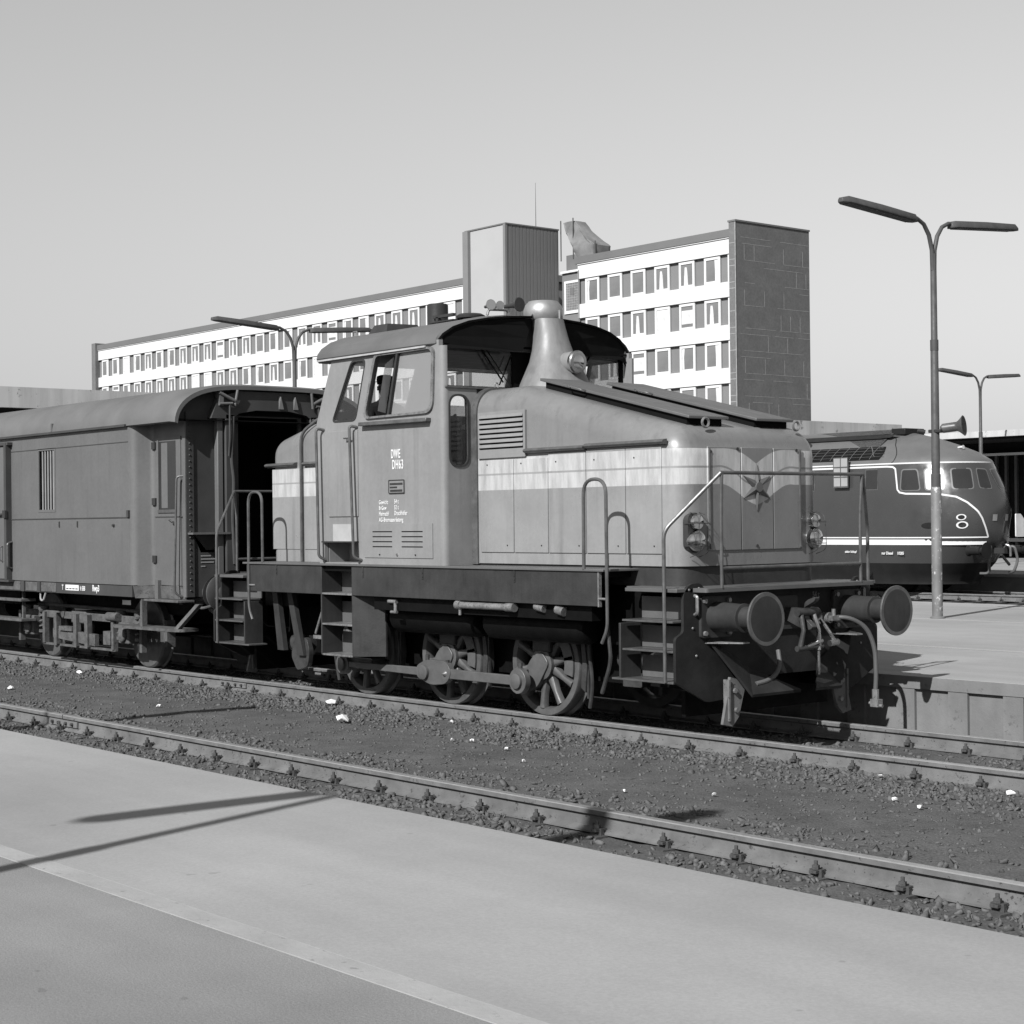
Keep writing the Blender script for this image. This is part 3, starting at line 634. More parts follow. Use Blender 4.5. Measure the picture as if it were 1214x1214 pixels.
# upper front wall with the windscreens, ledge, wipers
wsn = [rpoly([(-1.22,3.275),(-.31,3.285),(-.31,3.665),(-1.22,3.665)], [.1,.03,.03,.05]), rpoly([(.31,3.285),(1.22,3.275),(1.22,3.665),(.31,3.665)], [.03,.1,.05,.03])]
uf = L_('cab_front_upper', MB().plate([(-1.27,3.25),(1.27,3.25),(1.27,4.0),(-1.27,4.0)] if False else [(-1.27,3.25),(1.27,3.25),(1.27,3.72),(1.0,3.9),(-1.0,3.9),(-1.27,3.72)], wsn, 'YZ', -4.03, .03), 'matt_black')  # wall coloured black for the shade under the visor
L_('cab_front_wall', MB().box(-3.93,-3.90,-.93,.93,1.46,3.25), 'loco')
for h in wsn:
    L_('windscreen', MB().sheet(h, 'YZ', -4.015), 'clear', uf, smooth=0)
for s in (-1, 1):
    L_('front_ledge', MB().box(-4.03,-3.845,s*1.30,s*.3,3.235,3.258), 'handrail', uf, bevel=.004)
    L_('wiper', MB().tube([(-3.97,s*.78,3.70),(-3.96,s*.47,3.33)], .009, 6).tube([(-3.965,s*.72,3.7),(-3.955,s*.42,3.34)], .005, 6).tube([(-3.96,s*.52,3.30),(-3.955,s*.36,3.62)], .008, 6), 'matt_black', uf)
L_('ledge_hook', MB().tube(arc3([(-3.86,-.66,3.25),(-3.86,-.66,3.31),(-3.86,-.62,3.31),(-3.86,-.62,3.25)], .02), .007, 6), 'edge')
# rear wall: upright below, leaning above, two windows
rear = MB(); rwin = [rrect(-1.16,3.12,-.2,3.665,.08), rrect(.2,3.12,1.16,3.665,.08)]
rear.plate([(-1.28,1.46),(1.28,1.46),(1.28,3.0),(1.28,3.72),(-1.28,3.72),(-1.28,3.0)], rwin, 'YZ', 0, .04)
rear.v = [(x+xr(z), y, z) for x, y, z in rear.v]; L_('cab_rear_wall', rear, 'loco', smooth=20)
for h in rwin:
    p_ = MB(); p_.sheet(h, 'YZ', .015); p_.v = [(x+xr(z), y, z) for x, y, z in p_.v]; L_('rear_window_pane', p_, 'clear', smooth=0)
L_('cab_floor', MB().box(-6.08,-3.95,-1.28,1.28,1.70,1.76), 'cabin'); L_('cab_lining', MB().box(-6.0,-3.96,-1.27,-1.25,1.76,2.9).box(-6.0,-3.96,1.25,1.27,1.76,2.9).box(-3.99,-3.95,-.95,.95,1.76,3.2), 'cabin')
L_('control_desk', MB().box(-4.35,-4.0,-.55,.95,1.76,2.85).box(-4.5,-4.05,-.6,1.0,2.85,2.92), 'cabin', bevel=.02)
L_('control_wheel', MB().cyl((-4.3,-1.12,2.72),(-4.3,-1.12,2.9),.02).cyl((-4.3,-1.12,2.9),(-4.3,-1.12,2.93),.07).box(-4.36,-4.2,-1.2,-1.05,2.64,2.73), 'edge')
for x, y in ((-5.62,-.15),(-4.75,.7)):
    sb = L_('seat_back', MB().plate(rrect(y-.21,2.4,y+.21,3.12,.12), [], 'YZ', x-.16, .09), 'seat', bevel=.03)
    L_('seat_cushion', MB().box(x-.1,x+.35,y-.22,y+.22,2.28,2.38), 'seat', sb, bevel=.03); L_('seat_post', MB().cyl((x+.1,y,1.76),(x+.1,y,2.3),.05), 'frame', sb)
# roof: arched shell with a drooping visor at the front
def roof_prof(t, dz=0):     # half profile, t 0..1 from eave to crown
    P_ = [(a*.962, b) for a, b in [(1.395,3.655),(1.425,3.685),(1.415,3.735),(1.36,3.80),(1.24,3.875),(1.05,3.94),(.8,3.985),(.5,4.015),(.2,4.03),(0,4.033)]]
    return [(a, b+dz) for a, b in P_]
def full(P_): return [(-a, b) for a, b in P_]+[(a, b) for a, b in reversed(P_[:-1])]
rp = full(roof_prof(0)); rf = MB()
secs = []
for x, k, dz in ((-6.09,.985,-.012),(-6.06,1,0),(-4.15,1,0),(-3.96,.975,0)):
    secs.append([(x, y*k, z+dz) for y, z in rp])
rf.rings(secs); roof = L_('cab_roof', rf, mat('roof_paint', .13, .5, var=.12, scale=2.5, streak=.0), smooth=50)
vz = MB(); n_ = len(rp)
vx = lambda y: -3.80-.155*min(1, abs(y)/1.33)**2.2       # plan: the visor reaches further forward towards the middle
vp_ = [(-1.325,3.57)]+[(y*.975, z) for y, z in rp]+[(1.325,3.57)]
A_ = [(-3.96, y, z+.004) for y, z in vp_]; B_ = [(vx(y), y*.99, z-.015) for y, z in vp_]
C_ = [(b[0]-.003, b[1]*.985, b[2]-.016) for b in B_]; D_ = [(a[0], a[1]*.975, a[2]-.03) for a in A_]
k = len(A_); vz.add(A_+B_+C_+D_, [(i, i+1, k+i+1, k+i) for i in range(k-1)]+[(k+i, k+i+1, 2*k+i+1, 2*k+i) for i in range(k-1)]+[(2*k+i, 2*k+i+1, 3*k+i+1, 3*k+i) for i in range(k-1)])
L_('sun_visor', vz, 'matt_black', roof, smooth=50)
L_('visor_top_skin', MB().add([(p[0]-.001, p[1]*1.002, p[2]+.003) for p in A_+B_], [(i, i+1, k+i+1, k+i) for i in range(k-1)]), M['roof_paint'] if 'roof_paint' in M else roof.data.materials[0], roof, smooth=50)
fa = [(-1.36,3.57),(-1.30,3.63),(-1.2,3.655),(-.33,3.66),(-.27,3.80),(-.22,3.93),(-.20,4.0),(-.5,3.985),(-.8,3.955),(-1.05,3.91),(-1.22,3.85),(-1.335,3.775),(-1.385,3.70)]
for s in (-1, 1):
    fm_ = MB(); fm_.plate([(-s*a*.955, b-.012) for a, b in fa] if s > 0 else [(a*.955, b-.012) for a, b in fa], [], 'YZ', 0, .015)
    fm_.v = [(vx(y)-.035+x, y, z) for x, y, z in fm_.v]; L_('visor_fascia', fm_, 'matt_black', roof, smooth=0)
L_('roof_inner', MB().box(-6.0,-3.95,-1.3,1.3,3.69,3.71), 'matt_black', roof)
for s in (-1, 1): L_('roof_gutter', MB().box(-6.06,-4.1,s*1.372,s*1.352,3.654,3.672), 'white' if False else mat('gutter_strip', .45, .5, var=.2, scale=6) if s < 0 else bpy.data.materials['gutter_strip'], roof)
L_('roof_stack', MB().lathe([(0,.115),(.24,.115),(.25,.105),(.2,.1)], (-5.02,-.5,3.99), (0,0,1), 20), 'frame', roof)
L_('stack_lever', MB().box(-4.95,-4.6,-.62,-.58,4.07,4.10).box(-4.9,-4.86,-.62,-.58,3.98,4.08).box(-4.98,-4.55,-.66,-.52,4.015,4.03), 'frame', roof)
L_('roof_vent', MB().lathe([(0,.05),(.04,.05),(.045,.15),(.07,.155),(.09,.12),(.1,0)], (-4.45,-.5,3.99), (0,0,1), 20), 'frame', roof)
L_('roof_hatch', MB().hexa([(-6.02,-.72,3.98),(-5.66,-.72,3.98),(-5.66,-.2,4.0),(-6.02,-.2,4.0),(-5.97,-.66,4.09),(-5.72,-.66,4.09),(-5.72,-.25,4.1),(-5.97,-.25,4.1)]), 'frame', roof)
L_('roof_hook', MB().tube(arc3([(-5.9,-1.0,3.93),(-5.9,-1.0,3.99),(-5.82,-1.0,3.99),(-5.82,-1.0,3.95)], .02), .008, 6), 'edge', roof)
hn = L_('air_horn', MB().lathe([(0,.02),(.12,.025),(.2,.04),(.235,.075),(.24,.07)], (-3.98,-.42,4.115), (1,0,0), 18), 'frame', roof)
L_('air_horn', MB().lathe([(0,.018),(.12,.02),(.16,.035),(.18,.055),(.185,.05)], (-4.0,-.66,4.10), (.9,-.35,0), 16), 'chrome', roof); L_('air_horn', MB().lathe([(0,.016),(.1,.018),(.14,.03),(.155,.045)], (-3.95,-.57,4.10), (.9,-.35,0), 16), 'bright', roof)
L_('horn_bracket', MB().tube(arc3([(-3.9,-.72,4.0),(-3.9,-.70,4.06),(-3.9,-.45,4.07),(-3.9,-.42,4.01)], .03), .014, 6), 'edge', roof)

# lettering ------------------------------------------------------------------------
for s_, sz, x, z, xs_ in (('DWE', .128, -4.750, 2.562, .52), ('DH63', .132, -4.732, 2.450, .55), ('Gewicht', .062, -4.972, 2.088, .66), ('54 t', .062, -4.70, 2.092, .66), ('BrGew', .062, -4.972, 2.028, .66), ('52 t', .062, -4.70, 2.032, .66), ('Heimatbf', .062, -4.972, 1.968, .66), ('Druckhöfer', .066, -4.70, 1.972, .62), ('AG-Bremsausrüstung', .064, -4.972, 1.905, .66)):
    text('lettering', s_, sz, (x, -1.3325, z), 'side', 'white', LOCO, xs_, bold=.016 if sz > .1 else .012, space=1.16)
mk = L_('maker_plate', MB().plate(rrect(-4.79,2.195,-4.515,2.338,.012), [], 'XZ', -1.338, .008), 'loco')
L_('plate_rim', MB().plate(rrect(-4.79,2.195,-4.515,2.338,.012), [rrect(-4.78,2.205,-4.525,2.328,.01)], 'XZ', -1.342, .005), 'frame', mk)
L_('plate_relief', MB().box(-4.765,-4.545,-1.342,-1.338,2.285,2.305).box(-4.765,-4.64,-1.342,-1.338,2.252,2.268).box(-4.76,-4.55,-1.342,-1.338,2.215,2.236), 'frame', mk)
# steps, headstocks, buffers, couplers -------------------------------------------------
def shift(mb, flip, cx=-4.485):      # mirror a front-end builder to the rear end
    if flip: mb.v = [(2*cx-x, y, z) for x, y, z in mb.v]
    return mb
HX = -.62
for flip in (False, True):
    E_ = lambda name, mb, m, parent=None, smooth=35, bevel=0: L_(name, shift(mb, flip, -4.495), m, parent, smooth, bevel)
    # headstock plate with rounded shoulders and lower wings
    op = [(-1.35,.50),(-1.35,.88),(-1.25,.93),(-1.25,1.26),(-1.17,1.345),(-1.04,1.345),(-.95,1.262),(.95,1.262),(1.04,1.345),(1.17,1.345),(1.25,1.26),(1.25,.93),(1.35,.88),(1.35,.50),(.97,.31),(.62,.33),(.55,.50),(-.55,.50),(-.62,.33),(-.97,.31)]
    hds = E_('headstock', MB().plate(rpoly(op, [.02,.03,.03,.06,.06,.03,.02,.02,.03,.06,.06,.03,.03,.02,.03,.02,.05,.05,.02,.03], 4), [circ(-1.13, 1.19, .0, 3)] if False else [], 'YZ', HX-.03, .03), 'headstock', bevel=.004)
    for y, z in ((-1.18,1.29),(-1.06,1.30),(1.18,1.29),(1.06,1.30),(-1.14,.96),(1.14,.96),(-1.1,.72),(1.1,.72)):
        E_('rivet', MB().lathe([(0,.012),(.008,.01),(.012,0)], (HX,y,z), (1,0,0), 8), 'edge', hds)
    for s in (-1, 1): E_('lamp_iron', MB().tube(arc3([(HX,s*1.115,1.24),(HX+.035,s*1.115,1.23),(HX+.035,s*1.115,1.09),(HX,s*1.115,1.075)], .02), .016, 6), 'edge', hds)
    # slanting plough plates and gussets below the beam
    for s in (-1, 1):
        E_('plough_plate', MB().hexa([(HX+.0,s*.98,.86),(HX+.005,s*.46,.56),(HX+.30,s*.10,.36),(HX+.18,s*.60,.34),(HX+.012,s*.98,.885),(HX+.02,s*.46,.585),(HX+.31,s*.10,.385),(HX+.19,s*.60,.365)]), 'headstock', hds, smooth=0)
        E_('gusset_bar', MB().hexa([(HX,s*.99,.82),(HX+.27,s*.80,.82),(HX+.27,s*.72,.82),(HX,s*.70,.82),(HX,s*.99,.832),(HX+.27,s*.80,.832),(HX+.27,s*.72,.832),(HX,s*.70,.832)]), 'edge', hds, smooth=0)
        E_('rail_guard', MB().plate([(s*.86,.115),(s*.74,.09),(s*.66,.17),(s*.56,.47),(s*.76,.52)], [], 'YZ', HX+.05, .03).box(HX+.03,HX+.1,s*.80,s*.78,.14,.5), 'rail', hds, smooth=0)
        E_('guard_bolt', MB().cyl((HX+.08,s*.70,.23),(HX+.105,s*.70,.23),.022,n=8).cyl((HX+.08,s*.72,.40),(HX+.105,s*.72,.40),.022,n=8), 'edge', hds)
        # buffer
        bf = E_('buffer', MB().lathe([(0,.155),(.02,.155),(.03,.13),(.10,.128),(.33,.118),(.345,.124),(.365,.124),(.37,.098),(.55,.096)], (HX,s*.875,1.05), (1,0,0), 28), 'frame')
        E_('buffer_flange', MB().plate(rrect(s*.875-.19,.87,s*.875+.19,1.23,.03), [], 'YZ', HX, .03), 'frame', bf, bevel=.004)
        for a in range(4): E_('flange_bolt', MB().cyl((HX+.03,s*.875+.15*(-1)**a,1.05+.14*(-1)**(a//2)),(HX+.055,s*.875+.15*(-1)**a,1.05+.14*(-1)**(a//2)),.022,n=6), 'edge', bf)
        E_('buffer_disc', MB().lathe([(0,.1),(.02,.2),(.035,.222),(.05,.225),(.056,.222),(.066,.15),(.072,0)], (-.072,s*.875,1.05), (1,0,0), 40), mat('disc_face', .034, .5, var=.25, scale=4, bump=.1, bscale=30) if (s < 0 and not flip) else 'frame', bf)
        E_('disc_rim', MB().lathe([(0,.2255),(.012,.2275),(.018,.2255)], (-.03,s*.875,1.05), (1,0,0), 40), 'handrail', bf)
        # air hoses
        hy = s*.62
        if s > 0: pts = [(HX+.05,.60,.98),(HX+.18,.70,.985),(HX+.26,.86,.90),(HX+.30,.94,.70),(HX+.30,.95,.42),(HX+.29,.95,.30)]
        else: pts = [(HX+.06,-.12,.72),(HX+.10,-.14,.60),(HX+.13,-.22,.52),(HX+.16,-.36,.47),(HX+.14,-.50,.45)]
        cpn = E_('brake_hose', MB().tube(arc3(pts, .12, 6), .021, 10), 'rubber')
        if s > 0: E_('hose_coupling', MB().cyl((HX+.29,.95,.31),(HX+.29,.95,.22),.032,n=10).box(HX+.25,HX+.34,.92,.99,.15,.22).cyl((HX+.22,.95,.18),(HX+.37,.95,.16),.016), 'edge', cpn); E_('hose_cock', MB().cyl((HX,.58,.98),(HX+.08,.58,.98),.05).box(HX,HX+.05,.40,.5,.93,1.01).cyl((HX+.1,.6,.95),(HX+.1,.6,1.06),.02).box(HX+.07,HX+.13,.55,.66,.955,1.0), 'edge', cpn)
    # draw hook and screw coupling
    hk = E_('draw_hook', MB().plate(rpoly([(HX,1.10),(HX+.22,1.09),(HX+.36,1.16),(HX+.37,1.20),(HX+.28,1.17),(HX+.24,1.14),(HX+.25,1.0),(HX+.34,.93),(HX+.30,.90),(HX+.18,.92),(HX,.99)], .02, 3), [], 'XZ', .03, .06), 'oily', bevel=.01)
    E_('hook_base', MB().plate(rrect(-.13,.90,.19,1.20,.03), [], 'YZ', HX, .025), 'frame', hk)
    E_('hook_casting', MB().lathe([(0,.055),(.03,.065),(.09,.05),(.13,0)], (HX+.16,.20,1.03), (1,.1,.2), 14), 'oily', hk)
    for y in (-.03, .13): E_('coupling_link', MB().tube([(HX+.25,y,1.06),(HX+.30,y+.02*(1 if y > 0 else -1),.90),(HX+.28,y+.05*(1 if y > 0 else -1),.74)], [.026,.02,.024], 10), 'bright' if y > 0 else 'oily', hk)
    E_('coupling_pin', MB().cyl((HX+.25,-.08,1.06),(HX+.25,.18,1.06),.036,n=14), 'oily', hk); E_('coupling_pin', MB().cyl((HX+.28,-.12,.74),(HX+.28,.22,.75),.026,n=12), 'oily', hk)
    E_('coupling_screw', MB().cyl((HX+.28,-.06,.735),(HX+.30,.20,.80),.017,n=10).cyl((HX+.29,.16,.76),(HX+.29,.16,.50),.012,n=8).lathe([(0,.0),(.02,.025),(.05,.02),(.06,0)], (HX+.29,.16,.70), (0,0,1), 8), 'bright', hk)
    E_('second_link', MB().tube([(HX+.20,.30,.98),(HX+.30,.31,.86),(HX+.31,.36,.78)], .018, 8).cyl((HX+.30,.30,.77),(HX+.31,.40,.78),.03,n=10), 'bright', hk)
    # corner steps
    for s in (-1, 1):
        yo, yi = s*1.35, s*1.10
        sp = E_('step_panel', MB().box(-1.33,-1.305,yo-.004*s,yi,.50,1.0 if flip else .99), 'frame', bevel=.004)
        for z, x0 in ((1.02,-1.28),(.765,-1.28),(.50,-1.42)):
            E_('step_tread', MB().box(x0,HX-.035,yo,yi,z-.012,z+.006), 'handrail', sp, bevel=.003)
            E_('step_riser', MB().box(-1.29,HX-.04,yi-.004*s,yi-.016*s,z+.008,z+.20), 'step', sp)
        # handrail: up from the lowest step, slanting to the front post, across to the far side
        E_('step_handrail', MB().tube(arc3([(-.735,s*1.365,.50),(-.735,s*1.365,1.80),(-.45,s*.95,2.295)], .08), .0165), 'handrail')
        E_('rail_post', MB().tube(arc3([(-.45,s*.94,2.29),(-.47,s*.93,1.95),(-.47,s*.93,1.30)], .1), .0155), 'handrail')
        E_('rail_hoop', MB().tube(arc3([(-1.76,s*1.362,1.455),(-1.755,s*1.362,2.265),(-1.46,s*1.362,2.265),(-1.455,s*1.362,.93),(-1.53,s*1.362,.80)], .14, 8), .0165), 'handrail')
        E_('hoop_bracket', MB().cyl((-1.575,s*1.35,1.195),(-1.455,s*1.362,1.195),.011,n=8), 'edge')
    E_('cross_rail', MB().cyl((-.45,-.95,2.296),(-.45,.95,2.296),.0165,n=10).cyl((-.47,-.93,1.472),(-.47,.93,1.472),.0165,n=10), 'handrail')
text('buffer_beam_lettering', '54 t', .075, (HX+.002,.42,1.17), 'front', mat('dull_lettering', .16, .7), LOCO, .8)
# cab entrance steps
for s in (-1, 1):
    yo, yi = s*1.348, s*1.08
    cs = L_('cab_step_side', MB().box(-6.062,-6.042,yo,yi,.47,1.43), 'frame', bevel=.003); L_('cab_step_side', MB().box(-5.468,-5.448,yo,yi,.47,1.43), 'frame', bevel=.003)
    for z in (1.135, .805, .475):
        L_('cab_step_tread', MB().box(-6.04,-5.47,yo,yi,z-.012,z+.008), 'edge', cs, bevel=.003)
        L_('cab_step_back', MB().box(-6.04,-5.47,yi,yi-.015*s,z+.009,z+.235), 'step', cs)
    L_('cab_step_shroud', MB().hexa([(-5.446,yo,.475),(-5.20,s*1.1,.475),(-5.20,yi,.475),(-5.446,yi,.475),(-5.446,yo,1.12),(-5.20,s*1.1,1.12),(-5.20,yi,1.12),(-5.446,yi,1.12)]), 'frame', cs, smooth=0)
# running gear ---------------------------------------------------------------------
def loco_wheel(x, s):
    y = s*.75; wl = MB(); n = 48
    wl.ringlathe([(0,.435),(0,.495),(.015,.503),(.12,.500),(.135,.53),(.155,.53),(.16,.50),(.16,.44),(.10,.42),(.05,.42)], (x, s*.80, .503), (0,-s,0), n)
    w_ = L_('wheel', wl, 'wheel', smooth=40)
    L_('hub', MB().lathe([(0,.13),(.16,.15),(.19,.15),(.20,.11),(.20,0)], (x, s*.66, .503), (0,s,0), 24), 'wheel', w_)
    sk = MB()
    for i in range(10):
        a = 2*math.pi*i/10+.2; c, d = math.cos(a), math.sin(a); px, pz = -d, c
        ring = lambda r_, h, t: [(x+c*r_+px*h*q, yy, .503+d*r_+pz*h*q) for q, yy in ((-1, s*(.80-t)), (1, s*(.80-t)), (1.0, s*.80), (.5, s*.815), (-.5, s*.815), (-1, s*.80))]
        sk.rings([ring(.11,.045,.06), ring(.30,.027,.05), ring(.43,.036,.05)])
    L_('spokes', sk, 'wheel', w_, smooth=50)
    cr = MB(); pin = (x-.14, .343)
    cr.plate(rpoly([(x+.02,.64),(x+.14,.52),(pin[0]+.11,pin[1]-.06),(pin[0]-.02,pin[1]-.12),(pin[0]-.12,pin[1]+.02),(x-.12,.56)], .06, 4), [], 'XZ', s*.82 if s > 0 else -.88, .06)
    L_('crank', cr, 'rodsteel', w_, bevel=.012)
    bw_ = [(x+.425*math.cos(a), .503+.425*math.sin(a)) for a in np.linspace(2.9, 4.75, 12)]+[(x+.30*math.cos(a), .503+.30*math.sin(a)) for a in np.linspace(4.75, 2.9, 8)]
    L_('balance_weight', MB().plate([(2*x-a, 2*.503-b) for a, b in bw_], [], 'XZ', s*.78 if s > 0 else -.815, .035), 'wheel', w_)
    return w_
AX = (-2.96,-4.46,-5.98)
for s in (-1, 1):
    for x in AX: loco_wheel(x, s)
    rd = MB(); y0 = -1.03 if s < 0 else .98; eye = lambda x, r_: circ(x-.14, .343, r_, 24)
    rod = L_('coupling_rod', MB().plate([(AX[0]-.14,.39),(AX[1]+.22,.395),(AX[1]+.22,.295),(AX[0]-.14,.297)], [], 'XZ', y0, .045).plate([(AX[1]-.16,.385),(AX[2]-.14,.372),(AX[2]-.14,.315),(AX[1]-.16,.30)], [], 'XZ', y0, .045), 'rodsteel', bevel=.006)
    L_('rod_eye', MB().plate(eye(AX[0], .125), [], 'XZ', y0-.012, .069), 'rodsteel', rod, bevel=.008)
    L_('rod_eye', MB().plate(rpoly([(AX[1]-.29,.40),(AX[1]-.12,.475),(AX[1]+.22,.475),(AX[1]+.31,.36),(AX[1]+.22,.24),(AX[1]-.05,.215),(AX[1]-.29,.29)], .09, 5), [], 'XZ', y0-.008, .061), 'rodsteel', rod, bevel=.008)
    L_('rod_eye', MB().plate(eye(AX[2], .115), [], 'XZ', y0-.012, .069), 'rodsteel', rod, bevel=.008)
    for x, r_ in ((AX[0]-.14,.078),(AX[1]-.14,.078),(AX[2]-.14,.075),(AX[1]+.2,.04)):
        L_('crank_pin', MB().lathe([(0,r_*1.15),(.02,r_*1.15),(.025,r_),(.085 if r_ > .05 else .05,r_*.96),(.095 if r_ > .05 else .06,r_*.6),(.096,0)], (x, s*.98 if s > 0 else -.985, .343), (0,s,0), 24), 'rodsteel', rod)
        L_('oil_cup', MB().cyl((x,s*1.0,.343+r_+.02),(x,s*1.0,.343+r_+.10),.022,n=10), 'oily', rod)
    # axleboxes, springs, brakes, sand pipes, end gear
    for x in AX:
        L_('axle_box', MB().box(x-.13,x+.13,s*.86,s*.64,.62,.86), 'oily', bevel=.02)
        L_('brake_shoe', MB().plate([(x+.515,.74),(x+.575,.74),(x+.60,.50),(x+.575,.26),(x+.515,.30),(x+.535,.52)], [], 'XZ', s*.80 if s > 0 else -.70-.1, .1).box(x+.575,x+.60,s*.78,s*.74,.2,1.1), 'oily', bevel=.008)
        L_('spring', MB().tube([(x-.45,s*.72,.97),(x-.2,s*.72,1.03),(x,s*.72,1.05),(x+.2,s*.72,1.03),(x+.45,s*.72,.97)], .035), 'black')
    for x in (-2.30, -6.62):
        L_('sand_pipe', MB().tube(arc3([(x+.15*(1 if x > -4 else -1),s*.85,1.1),(x,s*.83,.75),(x+.03,s*.80,.35),(x-.05*(1 if x > -4 else -1),s*.77,.12)], .15), .02), 'oily')
        L_('sand_hopper', MB().box(x-.1 if x < -4 else x-.05, x+.25 if x > -4 else x+.05, s*.9, s*.66, .95, 1.25), 'black')
    L_('air_pipe', MB().cyl((-3.64,s*1.33,1.078),(-2.79,s*1.33,1.078),.034,n=14).cyl((-3.67,s*1.33,1.078),(-3.60,s*1.33,1.078),.045).cyl((-2.90,s*1.33,1.078),(-2.78,s*1.33,1.078),.043).cyl((-3.62,s*1.33,1.06),(-3.62,s*1.33,.98),.016), 'edge')
    L_('drain_valve', MB().cyl((-4.86,s*1.3,1.08),(-4.72,s*1.3,1.08),.022).cyl((-4.74,s*1.3,1.08),(-4.74,s*1.3,.96),.02).cyl((-4.82,s*1.3,.97),(-4.72,s*1.3,.97),.016), 'edge'); L_('pipe_end', MB().cyl((-2.5,s*1.3,1.1),(-2.38,s*1.3,1.08),.04), 'edge'); L_('pipe_end', MB().cyl((-2.2,s*1.3,1.08),(-2.1,s*1.3,1.06),.045), 'edge')
    # hangers by the rear step, brake gear, cross beam
    L_('brake_hanger', MB().hexa([(-7.25,s*1.16,.45),(-7.12,s*1.16,.45),(-7.12,s*1.10,.45),(-7.25,s*1.10,.45),(-7.36,s*1.16,1.13),(-7.26,s*1.16,1.13),(-7.26,s*1.10,1.13),(-7.36,s*1.10,1.13)]).hexa([(-6.93,s*1.1,.40),(-6.80,s*1.1,.40),(-6.80,s*1.06,.40),(-6.93,s*1.06,.40),(-7.05,s*1.16,1.13),(-6.95,s*1.16,1.13),(-6.95,s*1.10,1.13),(-7.05,s*1.10,1.13)]), 'frame', smooth=0)
    L_('brake_cylinder', MB().cyl((-7.2,s*.95,.52),(-6.9,s*.95,.52),.10,n=18).plate(rpoly([(-7.05,.60),(-6.80,.60),(-6.74,.45),(-6.78,.28),(-7.0,.22),(-7.12,.38)], .05), [], 'XZ', s*1.0 if s > 0 else -1.06, .06), 'oily', bevel=.01)
    L_('hand_lever', MB().cyl((-6.62,s*1.05,.66),(-6.48,s*1.05,.92),.016).cyl((-6.48,s*1.05,.92),(-6.45,s*1.05,.97),.022).box(-6.66,-6.42,s*1.06,s*1.03,.60,.64), 'edge')
    L_('sill_box', MB().box(-6.18,-5.62,s*1.0,s*.8,.30,.43), 'oily', bevel=.01)
    L_('front_gear', MB().cyl((-1.95,s*.7,.6),(-1.5,s*.7,.6),.09).box(-1.7,-1.45,s*.95,s*.85,.38,.5).tube(arc3([(-1.85,s*1.0,1.0),(-1.8,s*1.0,.6),(-1.95,s*.98,.3)], .1), .02), 'oily')
for x in AX: L_('axle', MB().cyl((x,-.7,.503),(x,.7,.503),.08), 'black')
for x in (-.93,-8.08): L_('snow_deflector', MB().box(x-.025,x+.025,-.95,.95,.16,.55), 'black')
# the person in the cab
def skin_body(name, pts, edges, radii, m, parent=None, sub=2):
    me = bpy.data.meshes.new(name); me.from_pydata(pts, edges, []); o = bpy.data.objects.new(name, me); COL.objects.link(o)
    md = o.modifiers.new('skin', 'SKIN'); sv = me.skin_vertices[0].data
    for i, r_ in enumerate(radii): sv[i].radius = r_ if isinstance(r_, tuple) else (r_, r_)
    sv[0].use_root = True; o.modifiers.new('sub', 'SUBSURF').levels = sub; o.modifiers['sub'].render_levels = sub
    me.materials.append(M[m]); 
    if parent: adopt(o, parent)
    return o
bx_, by_ = -5.60, -.80
P0 = thing('person', 'person in dark clothes and cap standing inside the locomotive cab', 'person', (bx_, by_, 1.76))
def q_(x, y, z): return (bx_+x, by_+y, 1.76+z)
pts = [q_(0,0,.90), q_(0,0,1.10), q_(0,0,1.38), q_(0,0,1.47), q_(.02,0,1.52), q_(.1,-.12,.86), q_(.03,-.12,.46), q_(0,-.12,.05), q_(.12,-.12,.03), q_(0,.12,.86), q_(.03,.12,.46), q_(0,.12,.05), q_(.12,.12,.03), q_(0,-.19,1.37), q_(.06,-.25,1.1), q_(.28,-.2,1.02), q_(0,.19,1.37), q_(.06,.25,1.1), q_(.28,.2,1.02)]
edges = [(0,1),(1,2),(2,3),(3,4),(0,5),(5,6),(6,7),(7,8),(0,9),(9,10),(10,11),(11,12),(2,13),(13,14),(14,15),(2,16),(16,17),(17,18)]
skin_body('body', pts, edges, [.15,.15,.16,.07,.05,.1,.075,.055,.04,.1,.075,.055,.04,.075,.055,.04,.075,.055,.04], 'cloth', P0)
hd = MB(); hd.lathe([(0,.045),(.03,.06),(.06,.074),(.11,.082),(.15,.08),(.19,.06),(.215,.03),(.225,0)], q_(.02,0,1.50), (.06,0,1), 20)
hd.v = [(bx_+(x-bx_)*1.15, y, z) for x, y, z in hd.v]; hd.tube([q_(.105,0,1.60), q_(.125,0,1.575), q_(.1,0,1.56)], .014); hd.tube([q_(.02,-.09,1.62), q_(.02,-.09,1.575)], .016); hd.tube([q_(.02,.09,1.62), q_(.02,.09,1.575)], .016)
head = hd.build('head', 'skin', P0)
MB().lathe([(0,.088),(.05,.096),(.085,.09),(.10,.05),(.105,0)], q_(.015,0,1.645), (.04,0,1), 20).plate([(bx_+.08,by_-.07),(bx_+.17,by_-.04),(bx_+.17,by_+.04),(bx_+.08,by_+.07)], [], 'XY', 1.76+1.655, .008).build('cap', 'cloth', head)
